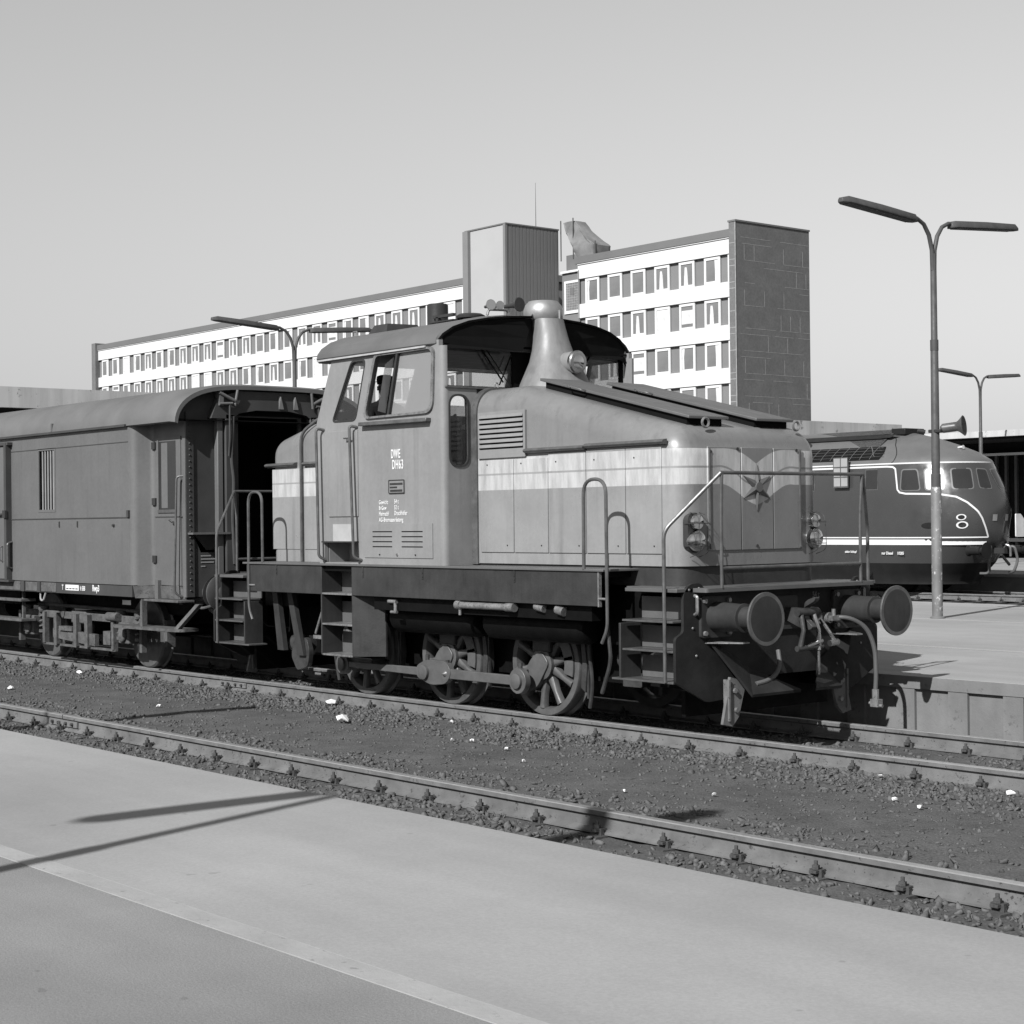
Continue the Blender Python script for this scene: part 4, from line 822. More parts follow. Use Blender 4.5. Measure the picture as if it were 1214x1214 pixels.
# ================================================================== luggage coach behind the locomotive
CO = thing('luggage_coach', 'old grey luggage coach with barred window and tapered entrance end, behind the locomotive', 'coach', (-18, 0, 0))
def C(name, mb, m, parent=None, smooth=35, bevel=0): return mb.build(name, m, parent or CO, smooth, bevel)
XE = -9.27; YE = 1.20; X0 = -26.6
for s in (-1, 1):
    yo = -1.45 if s < 0 else 1.42
    win = [(-12.945,2.11),(-12.43,2.11),(-12.43,2.955),(-12.945,2.955)]
    sd = C('side_wall', MB().plate([(X0,1.135),(-10.36,1.135),(-10.36,3.22),(X0,3.22)], [win], 'XZ', yo, .03), 'coach', smooth=0)
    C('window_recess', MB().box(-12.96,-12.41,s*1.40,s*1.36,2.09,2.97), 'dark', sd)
    C('window_frame', MB().plate([(-12.965,2.09),(-12.41,2.09),(-12.41,2.975),(-12.965,2.975)], [[(-12.93,2.125),(-12.445,2.125),(-12.445,2.94),(-12.93,2.94)]], 'XZ', s*1.455 if s < 0 else 1.44, .015), 'coach', sd, smooth=0)
    for i in range(5): C('window_bar', MB().cyl((-12.84+.085*i,s*1.435,2.1),(-12.84+.085*i,s*1.435,2.96),.013,n=8), mat('window_bar_paint', .3, .5) if (i == 0 and s < 0) else bpy.data.materials['window_bar_paint'], sd)
    # rounded corner and tapered entrance bay
    tp = MB(); a0 = Vector((-10.36, s*1.45)); a1 = Vector((-10.22, s*1.45)); a2 = Vector((-10.10, s*YE)); a3 = Vector((XE, s*YE))
    d2 = (a2-a1).normalized(); pl = [a0]
    for j in range(9):
        t = j/8; pl.append(a1+(a0-a1)*.6*(1-t)**2+d2*.10*t*t)
    for j in range(5):
        t = j/4; pl.append(a2-d2*.05*(1-t)**2+(a3-a2).normalized()*.05*t*t)
    pl.append(a3); inn = [p+Vector((-.03 if 9 < q_i < 14 else 0, -s*.04)) for q_i, p in enumerate(pl)]
    loop = pl+inn[::-1]; tp.rings([[(p.x, p.y, z) for p in loop] for z in (1.135, 3.22)])
    tw_ = C('entrance_bay', tp, 'coach')
    tt = lambda x: s*YE                                           # recessed door wall
    def tq(name, x0, x1, z0_, z1_, off, th, m, par):
        return C(name, MB().box(x0, x1, s*(YE+off), s*(YE+off+th), z0_, z1_), m, par, smooth=0)
    dr = tq('entrance_door', -10.03, -9.38, 1.14, 3.0, 0, .012, 'coach', tw_)
    tq('door_window', -9.93, -9.50, 2.09, 2.95, .012, .004, 'glassdark', dr)
    tq('window_blind', -9.86, -9.70, 2.11, 2.93, .0165, .002, 'coach', dr); tq('door_window_rail', -9.95, -9.48, 2.05, 2.09, .012, .015, 'handrail', dr); tq('door_window_rail', -9.96, -9.93, 2.05, 2.97, .012, .012, 'coach', dr)
    for z in (2.86, 2.15, 1.42): tq('hinge', -10.09, -10.00, z, z+.09, .01, .025, 'frame', dr)
    C('door_handle', MB().tube([(-9.50,tt(0)+s*.02,1.93),(-9.50,tt(0)+s*.07,1.93),(-9.57,tt(0)+s*.07,1.96)], .013, 6), 'chrome', dr)
    C('end_grab_rail', MB().tube(arc3([(-9.30,tt(0),2.50),(-9.36,tt(0)+s*.08,2.50),(-9.42,tt(0)+s*.09,1.05),(-9.38,tt(0),1.0)], .06), .014), 'handrail', tw_)
    # beading
    C('waist_bead', MB().box(X0,-10.30,s*1.449,s*1.458,1.992,2.006), 'coachend', sd); tq('waist_bead', -10.04, XE, 1.992, 2.006, .012, .006, 'coachend', tw_)
    C('upper_bead', MB().box(X0,-10.30,s*1.449,s*1.455,2.958,2.968), 'coachend', sd)
    for x in (-12.3,-11.75): C('label_clip', MB().box(x-.012,x+.012,s*1.448,s*1.462,1.88,1.96), 'coachend', sd)
    C('lamp_socket', MB().lathe([(0,.02),(.03,.016),(.035,0)], (-10.70,s*1.45,1.90), (0,s,0), 10), 'coachend', sd); C('lamp_socket', MB().box(-10.32,-10.27,s*1.449,s*1.475,2.0,2.09), 'coachend', sd)
    # sliding door at the far end with rails, handles, locking bar
    sdoor = C('sliding_door', MB().box(-16.3,-13.93,s*1.452,s*1.50,1.145,3.05), 'coach', bevel=.01)
    C('door_edge_strip', MB().box(-13.925,-13.85,s*1.45,s*1.535,1.14,3.10), 'coachend', sdoor); C('door_track', MB().box(-16.6,-13.8,s*1.45,s*1.53,3.06,3.10), 'coachend', sdoor); C('door_track', MB().box(-16.6,-13.8,s*1.45,s*1.53,1.11,1.14), 'coachend', sdoor)
    C('door_lock', MB().cyl((-14.2,s*1.52,2.06),(-13.85,s*1.54,2.08),.02).box(-13.93,-13.84,s*1.53,s*1.56,2.02,2.13), 'frame', sdoor)
    C('door_pull', MB().tube(arc3([(-14.05,s*1.5,1.62),(-14.05,s*1.55,1.60),(-14.05,s*1.55,1.42),(-14.05,s*1.5,1.40)], .02), .011, 6), 'edge', sdoor)
    C('grab_rail', MB().tube(arc3([(-13.84,s*1.45,1.68),(-13.82,s*1.53,1.66),(-13.82,s*1.53,1.32),(-13.84,s*1.45,1.30)], .03), .016, 8).cyl((-13.9,s*1.5,1.98),(-13.88,s*1.5,1.72),.02), 'handrail', sdoor)
    # sole bar
    sb = C('sole_bar', MB().box(X0,-10.25,s*1.436,s*1.36,.985,1.132), 'coachend', smooth=0)
    for a, b in ((-14.9,-13.60),(-13.42,-13.03),(-12.92,-12.45)): C('sole_bar_box', MB().box(a,b,s*1.445,s*1.40,.995,1.12), 'bogie', sb, bevel=.004)
    for x in (-13.50,-12.98): C('sole_bar_rib', MB().box(x-.05,x+.05,s*1.455,s*1.40,.985,1.13), 'coachend', sb)
    C('end_sill', MB().hexa([(-10.24,s*1.40,.97),(-10.08,s*1.22,.97),(-9.30,s*1.19,.97),(-10.24,s*1.1,.97),(-10.24,s*1.43,1.13),(-10.08,s*1.23,1.13),(-9.30,s*1.2,1.13),(-10.24,s*1.1,1.13)]), 'bogie', sb, smooth=0)
    C('sill_bracket', MB().box(-9.98,-9.90,s*1.26,s*1.2,.95,1.2), 'coach', sb)
    # foot boards
    fb = C('foot_board', MB().plate(rpoly([(-10.95,s*1.15),(-9.22,s*1.05),(-9.20,s*1.30),(-9.32,s*1.38),(-10.75,s*1.42),(-10.95,s*1.38)], .05), [], 'XY', .575, .035), 'bogie', bevel=.006)
    C('foot_board_arm', MB().box(-10.245,-10.19,s*1.33,s*1.26,.61,.97), 'bogie', fb); C('foot_board_arm', MB().hexa([(-9.36,s*1.34,.61),(-9.26,s*1.34,.61),(-9.26,s*1.28,.61),(-9.36,s*1.28,.61),(-9.06,s*1.2,.92),(-8.97,s*1.2,.92),(-8.97,s*1.14,.92),(-9.06,s*1.14,.92)]), 'bogie', fb, smooth=0)
    C('upper_foot_board', MB().box(-10.10,-9.22,s*1.36,s*1.12,.935,.965), 'bogie', bevel=.006)
    for z in (.85, .565): C('door_foot_board', MB().box(-17,-13.72,s*1.38,s*1.15,z-.025,z+.015), 'bogie', bevel=.006)
    C('foot_board_hanger', MB().box(-13.87,-13.83,s*1.30,s*1.26,.56,1.0), 'bogie')
# roof
rf = MB(); prof = []
for j in range(41):
    y = -1.475*math.cos(math.pi*j/40); prof.append((y, 3.165+.495*max(0, 1-(abs(y)/1.475)**4)**.5))
rings = []
for x, k, dz in ((X0,1,0),(-9.40,1,0),(-9.18,1,0),(-9.10,.975,-.01)):
    rings.append([(x, y*k, (z-3.165)*k+3.165+dz) for y, z in prof]+[(x, y*k*.97, (z-3.165)*k*.93+3.150+dz) for y, z in reversed(prof)])
rf.rings(rings); roof_c = C('roof', rf, 'coachroof', smooth=50)
for s in (-1, 1): C('gutter', MB().box(X0,-10.3,s*1.472,s*1.50,3.155,3.185), 'coachend', roof_c); C('roof_joint', MB().box(-12.5,-12.46,s*1.40,s*1.479,3.19,3.30), 'coachroof', roof_c)
C('roof_soffit', MB().plate([(X0,-1.43),(-10.3,-1.43),(-9.13,-1.43),(-9.13,1.43),(-10.3,1.43),(X0,1.43)], [], 'XY', 3.19, .01), 'matt_black', roof_c)
# end wall and gangway
ew = C('end_wall', MB().plate([(-1.2,1.0),(1.2,1.0),(1.2,3.19),(1.38,3.2),(1.33,3.40),(1.1,3.55),(.6,3.62),(-.6,3.62),(-1.1,3.55),(-1.33,3.40),(-1.38,3.2),(-1.2,3.19)], [[(-.45,1.25),(.45,1.25),(.45,3.25),(-.45,3.25)]], 'YZ', XE-.04, .04), 'coachend', smooth=0)
for s in (-1, 1):
    C('corner_angle', MB().box(XE,XE+.02,s*1.205,s*1.10,1.0,3.3), 'coachend', ew); C('corner_angle_face', MB().box(XE-.05,XE+.021,s*1.203,s*1.22,1.0,3.18), 'coach', ew)
    rv = MB()
    for i in range(30): rv.lathe([(0,.014),(.008,.011),(.012,0)], (XE+.02,s*1.155,1.08+i*.073), (1,0,0), 6)
    tag(C('rivets', rv, 'coachend', ew, 60), kind='stuff')
    C('gangway_post', MB().box(XE+.002,-9.18,s*.80,s*.72,1.15,3.42), 'coach', ew, bevel=.01)
    C('gangway_frame', MB().box(-9.26,-9.15,s*.70,s*.56,1.2,3.28), 'coachend', ew, bevel=.01)
    C('bracket', MB().box(-9.22,-9.12,s*.80,s*.74,3.38,3.55), 'coach', ew); C('bracket_arm', MB().cyl((-9.12,s*.80,3.54),(-9.11,s*.58,3.44),.022), 'coach', ew); C('bracket_arm', MB().cyl((-9.12,s*.80,3.40),(-9.11,s*.62,3.41),.018), 'coach', ew); C('bracket_pin', MB().cyl((-9.12,s*.58,3.38),(-9.10,s*.55,3.58),.018), 'coach', ew); C('signal_cord', MB().tube(arc3([(-9.11,s*.66,3.4),(-9.10,s*.67,2.95),(-9.11,s*.68,2.75)], .1), .012), 'coachend', ew)
    C('steam_hose', MB().tube(arc3([(-9.13,s*.60,3.25),(-9.12,s*.64,2.7),(-9.11,s*.61,2.45),(-9.12,s*.63,2.0),(-9.13,s*.6,1.4)], .1), .022), 'coachend', ew)
    C('end_plate', MB().box(XE,-9.12,s*1.19,s*.66,1.775,1.80), 'coach', ew); C('end_gusset', MB().hexa([(XE,s*1.0,1.55),(-9.28,s*.9,1.55),(-9.28,s*.7,1.55),(XE,s*.7,1.55),(XE,s*1.1,1.775),(-9.21,s*1.1,1.775),(-9.21,s*.64,1.775),(XE,s*.64,1.775)]), 'coachend', ew, smooth=0)
    cb = C('buffer', MB().lathe([(0,.16),(.02,.16),(.03,.12),(.3,.11),(.31,.09),(.42,.09)], (-9.50,s*.875,1.05), (1,0,0), 22), 'bogie')
    C('buffer_disc', MB().lathe([(0,.1),(.02,.21),(.04,.215),(.05,0)], (-9.11,s*.875,1.05), (1,0,0), 28), 'frame', cb)
C('gangway_header', MB().plate([(-.9,3.22),(-.6,3.22),(-.5,3.29),(-.25,3.335),(.25,3.335),(.5,3.29),(.6,3.22),(.9,3.22),(.8,3.48),(.5,3.57),(-.5,3.57),(-.8,3.48)], [], 'YZ', -9.25, .10), 'coachend', ew)
for y in (.08,.30): C('header_bracket', MB().hexa([(-9.14,y,3.36),(-9.12,y+.06,3.36),(-9.15,y+.06,3.36),(-9.155,y,3.36),(-9.14,y,3.52),(-9.12,y+.02,3.52),(-9.15,y+.02,3.52),(-9.155,y,3.52)]), 'coach', ew, smooth=0)
C('gangway_bellows', MB().box(-10.2,-9.26,-.66,-.5,1.2,3.3).box(-10.2,-9.26,.5,.66,1.2,3.3).box(-10.2,-10.15,-.6,.6,1.2,3.3).box(-10.2,-9.26,-.66,.66,3.27,3.33), 'matt_black', ew)
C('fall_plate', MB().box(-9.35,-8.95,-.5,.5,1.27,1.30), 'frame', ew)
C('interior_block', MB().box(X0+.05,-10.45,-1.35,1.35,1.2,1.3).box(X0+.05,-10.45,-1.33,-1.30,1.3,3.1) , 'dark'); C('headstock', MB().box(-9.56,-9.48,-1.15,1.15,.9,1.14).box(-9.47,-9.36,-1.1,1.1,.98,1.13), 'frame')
C('end_marks', MB().box(-9.478,-9.474,-1.0,-.85,1.06,1.075) if False else MB().box(XE+.003,XE+.006,-1.0,-.86,1.50,1.515).box(XE+.003,XE+.006,-1.0,-.80,1.46,1.475).box(XE+.003,XE+.006,-1.0,-.82,1.42,1.435).box(XE+.003,XE+.006,-1.0,-.94,1.37,1.385), 'seat')
# lettering on the sole bar
C('number_box', MB().plate([(-12.16,1.03),(-11.76,1.03),(-11.76,1.105),(-12.16,1.105)], [[(-12.14+.092*i,1.045),(-12.065+.092*i,1.045),(-12.065+.092*i,1.06),(-12.14+.092*i,1.06)] for i in range(4)], 'XZ', -1.4395, .003), 'white', smooth=0)
for s_, x, sz in (('T', -12.27, .095), ('h 558', -11.72, .085), ('Rwp3', -11.36, .115)): text('lettering', s_, sz, (x, -1.4378, 1.035), 'side', 'white', CO, .75)
C('paper_label', MB().box(-10.98,-10.75,-1.20,-1.195,.86,.92), 'paper')
# bogies
def bogie(xc, full=True):
    B = lambda name, mb, m, parent=None, smooth=35, bevel=0: C(name, mb, m, parent, smooth, bevel)
    x1, x2 = xc-1.455, xc+1.455
    for s in (-1, 1):
        fr = B('bogie_frame', MB().box(x1-.35,x2+.35,s*1.08,s*1.02,.60,.70), 'bogie', bevel=.006)
        for x in (x1, x2):
            wl = B('wheel', MB().lathe([(0,.36),(0,.45),(.02,.472),(.12,.47),(.135,.50),(.15,.495),(.15,.36)], (x,s*.81,.472), (0,-s,0), 36), 'wheel')
            B('wheel_disc', MB().lathe([(0,.36),(.03,.2),(.0,.14),(.06,.12),(.07,0)], (x,s*.74,.472), (0,s,0), 28), 'black', wl)
            ab = B('axle_box', MB().box(x-.15,x+.15,s*1.16,s*.95,.34,.62).cyl((x,s*1.15,.46),(x,s*1.20,.46),.10,n=18), 'bogie', bevel=.015)
            for dx in (-.26, .26):
                cs_ = MB(); pts = [(x+dx+.055*math.cos(a), s*1.05+.055*math.sin(a), .42+a*.011) for a in np.linspace(0, 8*math.pi, 50)]; cs_.tube(pts, .016, 5)
                B('coil_spring', cs_, 'bogie', ab, 60); B('spring_cap', MB().cyl((x+dx,s*1.05,.70),(x+dx,s*1.05,.76),.075), 'bogie', ab); B('spring_cap', MB().cyl((x+dx,s*1.05,.38),(x+dx,s*1.05,.42),.07), 'bogie', ab)
            for dx in (-.40, .40): B('horn_guide', MB().box(x+dx-.035,x+dx+.035,s*1.12,s*1.05,.24,.68), 'bogie', fr)
        B('equalizer', MB().hexa([(xc-.75,s*1.12,.33),(xc+.55,s*1.12,.26),(xc+.55,s*1.06,.26),(xc-.75,s*1.06,.33),(xc-.75,s*1.12,.46),(xc+.55,s*1.12,.42),(xc+.55,s*1.06,.42),(xc-.75,s*1.06,.46)]).box(xc-.5,xc-.1,s*1.15,s*1.05,.44,.5), 'bogie', fr, smooth=0)
        B('tie_bar', MB().box(x1+.35,x2-.35,s*1.1,s*1.06,.215,.245), 'bogie', fr)
        for dx in (-.62, .0, .34): B('hanger', MB().box(xc+dx-.045,xc+dx+.045,s*1.15,s*1.08,.24,.68), 'bogie', fr)
        for i in range(5): B('leaf_spring', MB().box(xc-.5+.07*i,xc+.5-.07*i,s*1.06,s*.96,.27+.028*i,.295+.028*i), 'bogie', fr)
        B('brake_block', MB().box(x2+.5,x2+.56,s*.82,s*.7,.3,.65).box(x1-.56,x1-.5,s*.82,s*.7,.3,.65), 'bogie')
        B('bolster', MB().box(xc-.22,xc+.22,s*1.1,s*.3,.55,.72), 'bogie', fr, bevel=.02); B('pipe_run', MB().cyl((x1,s*1.0,.78),(x2+.3,s*1.0,.76),.025).cyl((x2-.5,s*1.12,.68),(x2-.2,s*1.12,.68),.06).box(x2-.62,x2-.42,s*1.14,s*1.0,.30,.48), 'bogie')
    B('bogie_cross', MB().box(xc-.3,xc+.3,-1,1,.4,.6).cyl((x1,-.8,.472),(x1,.8,.472),.07).cyl((x2,-.8,.472),(x2,.8,.472),.07).box(x1-1.2,x2+1.0,-.7,.7,.72,.95), 'black')
bogie(-12.495); bogie(-23.9)
C('brake_reservoir', MB().cyl((-17,-.6,.7),(-15.6,-.6,.7),.2,n=20).box(-22,-14.6,-1.0,1.0,.75,.96), 'black')
C('sill_pipe', MB().tube(arc3([(-13.0,-1.41,1.0),(-12.97,-1.43,.88),(-12.88,-1.43,.86),(-12.82,-1.41,1.0)], .05), .014, 6), 'seat')
C('end_pipe', MB().tube(arc3([(-9.5,-1.0,.96),(-9.2,-1.05,.85),(-8.98,-1.0,.9),(-8.9,-.95,1.0)], .1), .018).cyl((-9.5,-.7,.85),(-9.2,-.7,.75),.07), 'bogie')
C('coupler', MB().box(-9.5,-9.1,-.06,.06,.98,1.1).cyl((-9.35,-.3,.9),(-9.2,-.35,.45),.03), 'frame')
# ================================================================== express railcar on the far track
RC = thing('diesel_railcar', 'dark streamlined diesel railcar with round nose and pale lines, beyond the far platform', 'railcar', (-24, 24.75, 0))
def K(name, mb, m, parent=None, smooth=40, bevel=0): return mb.build(name, m, parent or RC, smooth, bevel)
ZX = [(.3,-16.3),(.75,-15.85),(1.3,-15.48),(2.0,-15.40),(2.55,-15.55),(3.1,-15.82),(3.3,-15.92),(3.5,-16.25),(3.7,-16.75),(3.9,-17.35),(4.05,-18.0),(4.17,-18.9)]
ZW = [(.3,1.30),(.75,1.42),(1.3,1.45),(2.5,1.45),(3.1,1.42),(3.3,1.37),(3.5,1.24),(3.7,1.0),(3.9,.70),(4.05,.42),(4.17,.03)]
itp = lambda T, z: float(np.interp(z, [a for a, b in T], [b for a, b in T]))
LN, NN = 2.2, 2.25
def rc_pt(u, z, off=0., s=-1):       # u<0 along the straight side, 0..1 round the nose
    xf = itp(ZX, z); w = itp(ZW, z)
    def base(u):
        if u < 0:
            k_ = max(0, 1+u/.35); return Vector(((xf-LN)*k_-17.72*(1-k_)+u, s*w))
        t = math.pi/2*(1-min(u, 1)); return Vector((xf-LN+LN*max(0, math.cos(t))**(2/NN), s*w*max(0, math.sin(t))**(2/NN)))
    p = base(u)
    if off:
        d = base(min(u+.02, 1))-base(u-.02); nrm = Vector((d.y, -d.x)) if s < 0 else Vector((-d.y, d.x))
        p = p+nrm.normalized()*off
    return (p.x, 24.75+p.y, z+(off*1.6 if z > 3.26 else 0))
us = [-26, -20, -14, -10, -7, -5, -3, -1.5, -.6]+[i/22 for i in range(23)]
def shell(name, zs, m):
    mb = MB(); rg = []
    for z in zs: rg.append([rc_pt(u, z) for u in us]+[rc_pt(u, z, 0, 1) for u in reversed(us[:-1])])
    n = len(rg[0]); mb.rings(rg, cap=True); return K(name, mb, m, None, 50)
body = shell('body', [.74,.95,1.15,1.3,1.6,2.0,2.3,2.55,2.8,3.1,3.22], 'rcar')
skirt = shell('skirt', [.22,.30,.5,.745], 'rcarlow')
roofc = shell('roof', [3.222,3.3,3.4,3.5,3.6,3.7,3.8,3.9,3.98,4.05,4.12,4.17], 'rcarroof')
def patch(name, uv, m, off, parent, s=-1):     # conforming panel from an outline in (u, z)
    if len(uv) < 8: uv = [(a[0]+(b[0]-a[0])*i/12, a[1]+(b[1]-a[1])*i/12) for a, b in zip(uv, uv[1:]+uv[:1]) for i in range(12)]
    cu = sum(p[0] for p in uv)/len(uv); cz = sum(p[1] for p in uv)/len(uv); mb = MB(); n = len(uv); rg = []
    for k in (1, .75, .5, .25): rg.append([rc_pt(cu+(u-cu)*k, cz+(z-cz)*k, off, s) for u, z in uv])
    mb.rings(rg, cap=False); b = len(mb.v); mb.v.append(rc_pt(cu, cz, off, s)); o = 3*n
    for j in range(n): mb.f.append((o+j, o+(j+1) % n, b))
    return K(name, mb, m, parent, 50)
def ribbon(name, path, wd_, m, off, parent, s=-1, n=4):
    pts = []
    for (a, b), (c, d) in zip(path, path[1:]):
        for i in range(n): pts.append((a+(c-a)*i/n, b+(d-b)*i/n))
    pts.append(path[-1]); mb = MB(); L3 = [Vector(rc_pt(u, z, off, s)) for u, z in pts]; A = []; B = []
    for i, p in enumerate(L3):
        d = (L3[min(i+1, len(L3)-1)]-L3[max(i-1, 0)]).normalized(); nr = Vector(rc_pt(*pts[i], off+.1, s))-p
        sd = d.cross(nr).normalized()*wd_/2; A.append(p+sd); B.append(p-sd)
    k = len(A); mb.add(A+B, [(i, i+1, k+i+1, k+i) for i in range(k-1)]); return K(name, mb, m, parent, 50)
for s in (-1, 1):
    def quad(*q): return rpoly(q, .07, 4)
    wins = [quad((.19,2.55),(.245,2.55),(.29,3.1),(.18,3.1))]
    for q in (((.085,2.54),(.255,2.54),(.30,3.09),(.165,3.09)), ((.285,2.54),(.455,2.54),(.52,3.09),(.345,3.09)), ((.515,2.56),(.735,2.56),(.80,3.09),(.575,3.09)), ((.79,2.58),(.955,2.56),(.985,3.07),(.845,3.09))):
        uv = []
        for i in range(4):      # rounded in u,z with different radii
            p = Vector(q[i]); a = Vector(q[i-1]); b = Vector(q[(i+1) % 4])
            for t in (0, .2, .4, .6, .8, 1): uv.append(tuple(p+(a-p)*.16*(1-t)**2+(b-p)*.16*t*t))
        fr = patch('window_frame', uv, 'cream' if False else 'rcarroof', .006, body, s)
        cu = sum(p[0] for p in uv)/len(uv); cz = sum(p[1] for p in uv)/len(uv)
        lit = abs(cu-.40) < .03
        patch('window', [(cu+(u-cu)*.87, cz+(z-cz)*.90) for u, z in uv], 'cream' if (lit and s < 0) else 'glassdark', .011, fr, s)  # one near-side pane painted pale as the sun's reflection
    # engine-room window (open, dark), its hinged leaf, more side windows further back
    for a, b in ((-.70,-.34),(-3.4,-2.4),(-5.0,-4.0),(-6.6,-5.6),(-8.2,-7.2),(-9.8,-8.8),(-11.4,-10.4)):
        fr = patch('window_frame', [(a-.03,2.58),(b+.03,2.58),(b+.03,3.12),(a-.03,3.12)], 'handrail', .005, body, s); patch('window', [(a,2.61),(b,2.61),(b,3.09),(a,3.09)], 'glassdark', .010, fr, s)
    ribbon('eave_line', [(-26,3.235),(-1,3.235),(0,3.235),(.25,3.235),(.5,3.235),(.75,3.235),(1,3.235)], .035, 'cream', .008, body, s, 6)
    ribbon('upper_line', [(-26,3.165),(-1.2,3.165),(.06,3.165),(.105,3.15),(.12,3.10),(.075,2.58),(.085,2.51),(.13,2.475),(.30,2.46),(.40,2.45),(.54,2.38),(.63,2.24),(.70,2.06),(.76,1.86),(.81,1.62),(.85,1.385)], .045, 'cream', .008, body, s, 4)
    ribbon('waist_line', [(-26,1.385),(-1,1.385),(0,1.385),(.4,1.385),(.85,1.385)], .030, 'cream', .008, body, s, 8)
    ribbon('waist_band', [(-26,1.27),(-1,1.27),(0,1.27),(.4,1.27),(.84,1.27)], .135, 'cream', .008, body, s, 8)
    # marker lamps
    for u, z, r_ in ((.555,1.88,.075),(.57,1.69,.09)):
        ring = [(u+r_*.62*math.cos(t), z+r_*math.sin(t)) for t in [2*math.pi*i/20 for i in range(20)]]
        lr = patch('lamp_rim', ring, 'cream', .012, body, s); patch('lamp_lens', [(u+(a-u)*.68, z+(b-z)*.68) for a, b in ring], 'glassdark' if z > 1.8 else 'chrome', .018, lr, s)
    patch('porthole', [(.285+.06*math.cos(t), 1.68+.075*math.sin(t)) for t in [2*math.pi*i/16 for i in range(16)]], 'rcarlow', .008, body, s)
    patch('number_panel', [(.885,1.78),(.945,1.78),(.945,1.94),(.885,1.94)], 'seat', .01, body, s)
    # roof-side air intake: dark recess behind a grille of bars
    gi = patch('intake', [(-4.6,3.34),(.02,3.34),(.20,3.68),(-4.5,3.69)], 'dark', .006, roofc, s)
    for z in (3.41, 3.49, 3.57, 3.64): ribbon('intake_bar', [(-4.5,z),(-3,z),(-.8,z),(.05+(z-3.34)*.4,z)], .012, 'rcarroof', .012, gi, s, 6)
    for i in range(15): ribbon('intake_slat', [(-4.5+.32*i,3.345),(-4.40+.32*i,3.685)], .018, 'rcarroof', .014, gi, s, 3)
    ribbon('roof_seam', [(.10,3.25),(.17,3.40),(.30,3.72),(.45,3.95)], .02, 'rcarlow', .004, roofc, s)
    patch('roof_walk', [(-5,3.88),(.15,3.88),(.32,4.0),(-5,4.0)], 'rcarlow', .02, roofc, s)
leaf = K('window_leaf', MB().box(-19.40,-18.92,23.21,23.25,2.66,3.44), 'handrail', body)
for i in range(2):
    for j in range(3): K('leaf_pane', MB().box(-19.375+.235*i,-19.375+.235*i+.205,23.205,23.209,2.70+.25*j,2.70+.25*j+.215), mat('wired_glass', .38, .4, var=.08) if (i == 0 and j == 0) else bpy.data.materials['wired_glass'], leaf, 0)
K('roof_box', MB().box(-18.42,-17.98,24.35,25.15,4.0,4.17), 'rcarlow', roofc, 30, .02); K('roof_horn', MB().lathe([(0,.02),(.12,.03),(.16,.05)], (-16.55,24.6,3.62), (1,0,.05), 14), 'cream', roofc)
# nose: gangway door, buffers, hoses
K('nose_board', MB().plate(rpoly([(25.2,1.38),(25.62,1.38),(25.62,1.75),(25.4,1.95),(25.2,1.95)], .03), [], 'YZ', -15.33, .03), mat('white_board', .8, .6), body)
for s in (-1, 1):
    y = 24.75+s*.875
    bf = K('buffer', MB().lathe([(0,.14),(.02,.14),(.05,.11),(.35,.105),(.36,.08),(.5,.08)], (-15.75,y,1.06), (1,0,0), 20), 'rcarlow'); K('buffer_disc', MB().lathe([(0,.08),(.02,.2),(.04,.21),(.06,0)], (-15.27,y,1.06), (1,0,0), 24), 'rcarlow', bf)
    K('brake_hose', MB().tube(arc3([(-15.6,24.75+s*.5,1.12),(-15.42,24.75+s*.55,1.15),(-15.36,24.75+s*.6,.8),(-15.42,24.75+s*.5,.5),(-15.62,24.75+s*.62,.5)], .12), .035), 'rubber'); K('air_hose', MB().tube(arc3([(-15.6,24.75+s*.35,1.2),(-15.44,24.75+s*.40,1.16),(-15.45,24.75+s*.42,.9)], .1), .03), 'edge')
K('draw_hook', MB().box(-15.6,-15.3,24.70,24.80,.98,1.12).cyl((-15.32,24.6,.95),(-15.3,24.9,.7),.035), 'frame')
# bogie and tanks under the skirt opening
for xc in (-19.2, -35.5):
    for s in (-1, 1):
        fr = K('bogie_frame', MB().box(xc-1.9,xc+1.9,24.75+s*1.1,24.75+s*1.02,.42,.62), 'frame', None, 35, .01)
        K('bogie_rod', MB().cyl((xc-1.7,24.75+s*1.2,.5),(xc+1.8,24.75+s*1.2,.52),.03).cyl((xc-.5,24.75+s*1.22,.56),(xc+.2,24.75+s*1.22,.56),.10), 'seat', fr)
        for dx in (-1.4, 1.4):
            K('wheel', MB().lathe([(0,.3),(0,.43),(.02,.46),(.12,.46),(.135,.49),(.15,.3)], (xc+dx,24.75+s*.81,.46), (0,-s,0), 28), 'black'); K('axle_box', MB().box(xc+dx-.15,xc+dx+.15,24.75+s*1.18,24.75+s*1.0,.33,.6), 'frame', fr, 35, .02)
K('underfloor_gear', MB().box(-34,-20.8,23.75,25.75,.35,.75).box(-42,-16.4,24.1,25.4,.45,.75), 'black')
# lettering
tx = 23.30
for s_, x, z, sz in (('BD Hannover', -20.75, 3.02, .11), ('VT 08', -20.75, 2.86, .16), ('25 t', -20.75, 2.72, .12), ('4', -20.6, 2.58, .1), ('H', -20.75, 2.44, .12), ('Hmb 2', -20.5, 2.40, .14), ('nur Diesel', -17.93, .965, .10), ('10285', -17.45, .965, .10), ('elektr Schlupf', -19.1, 1.0, .08)):
    text('lettering', s_, sz, (x, tx-.02 if z < 1.2 else tx-.015, z), 'side', 'white', RC, .85)
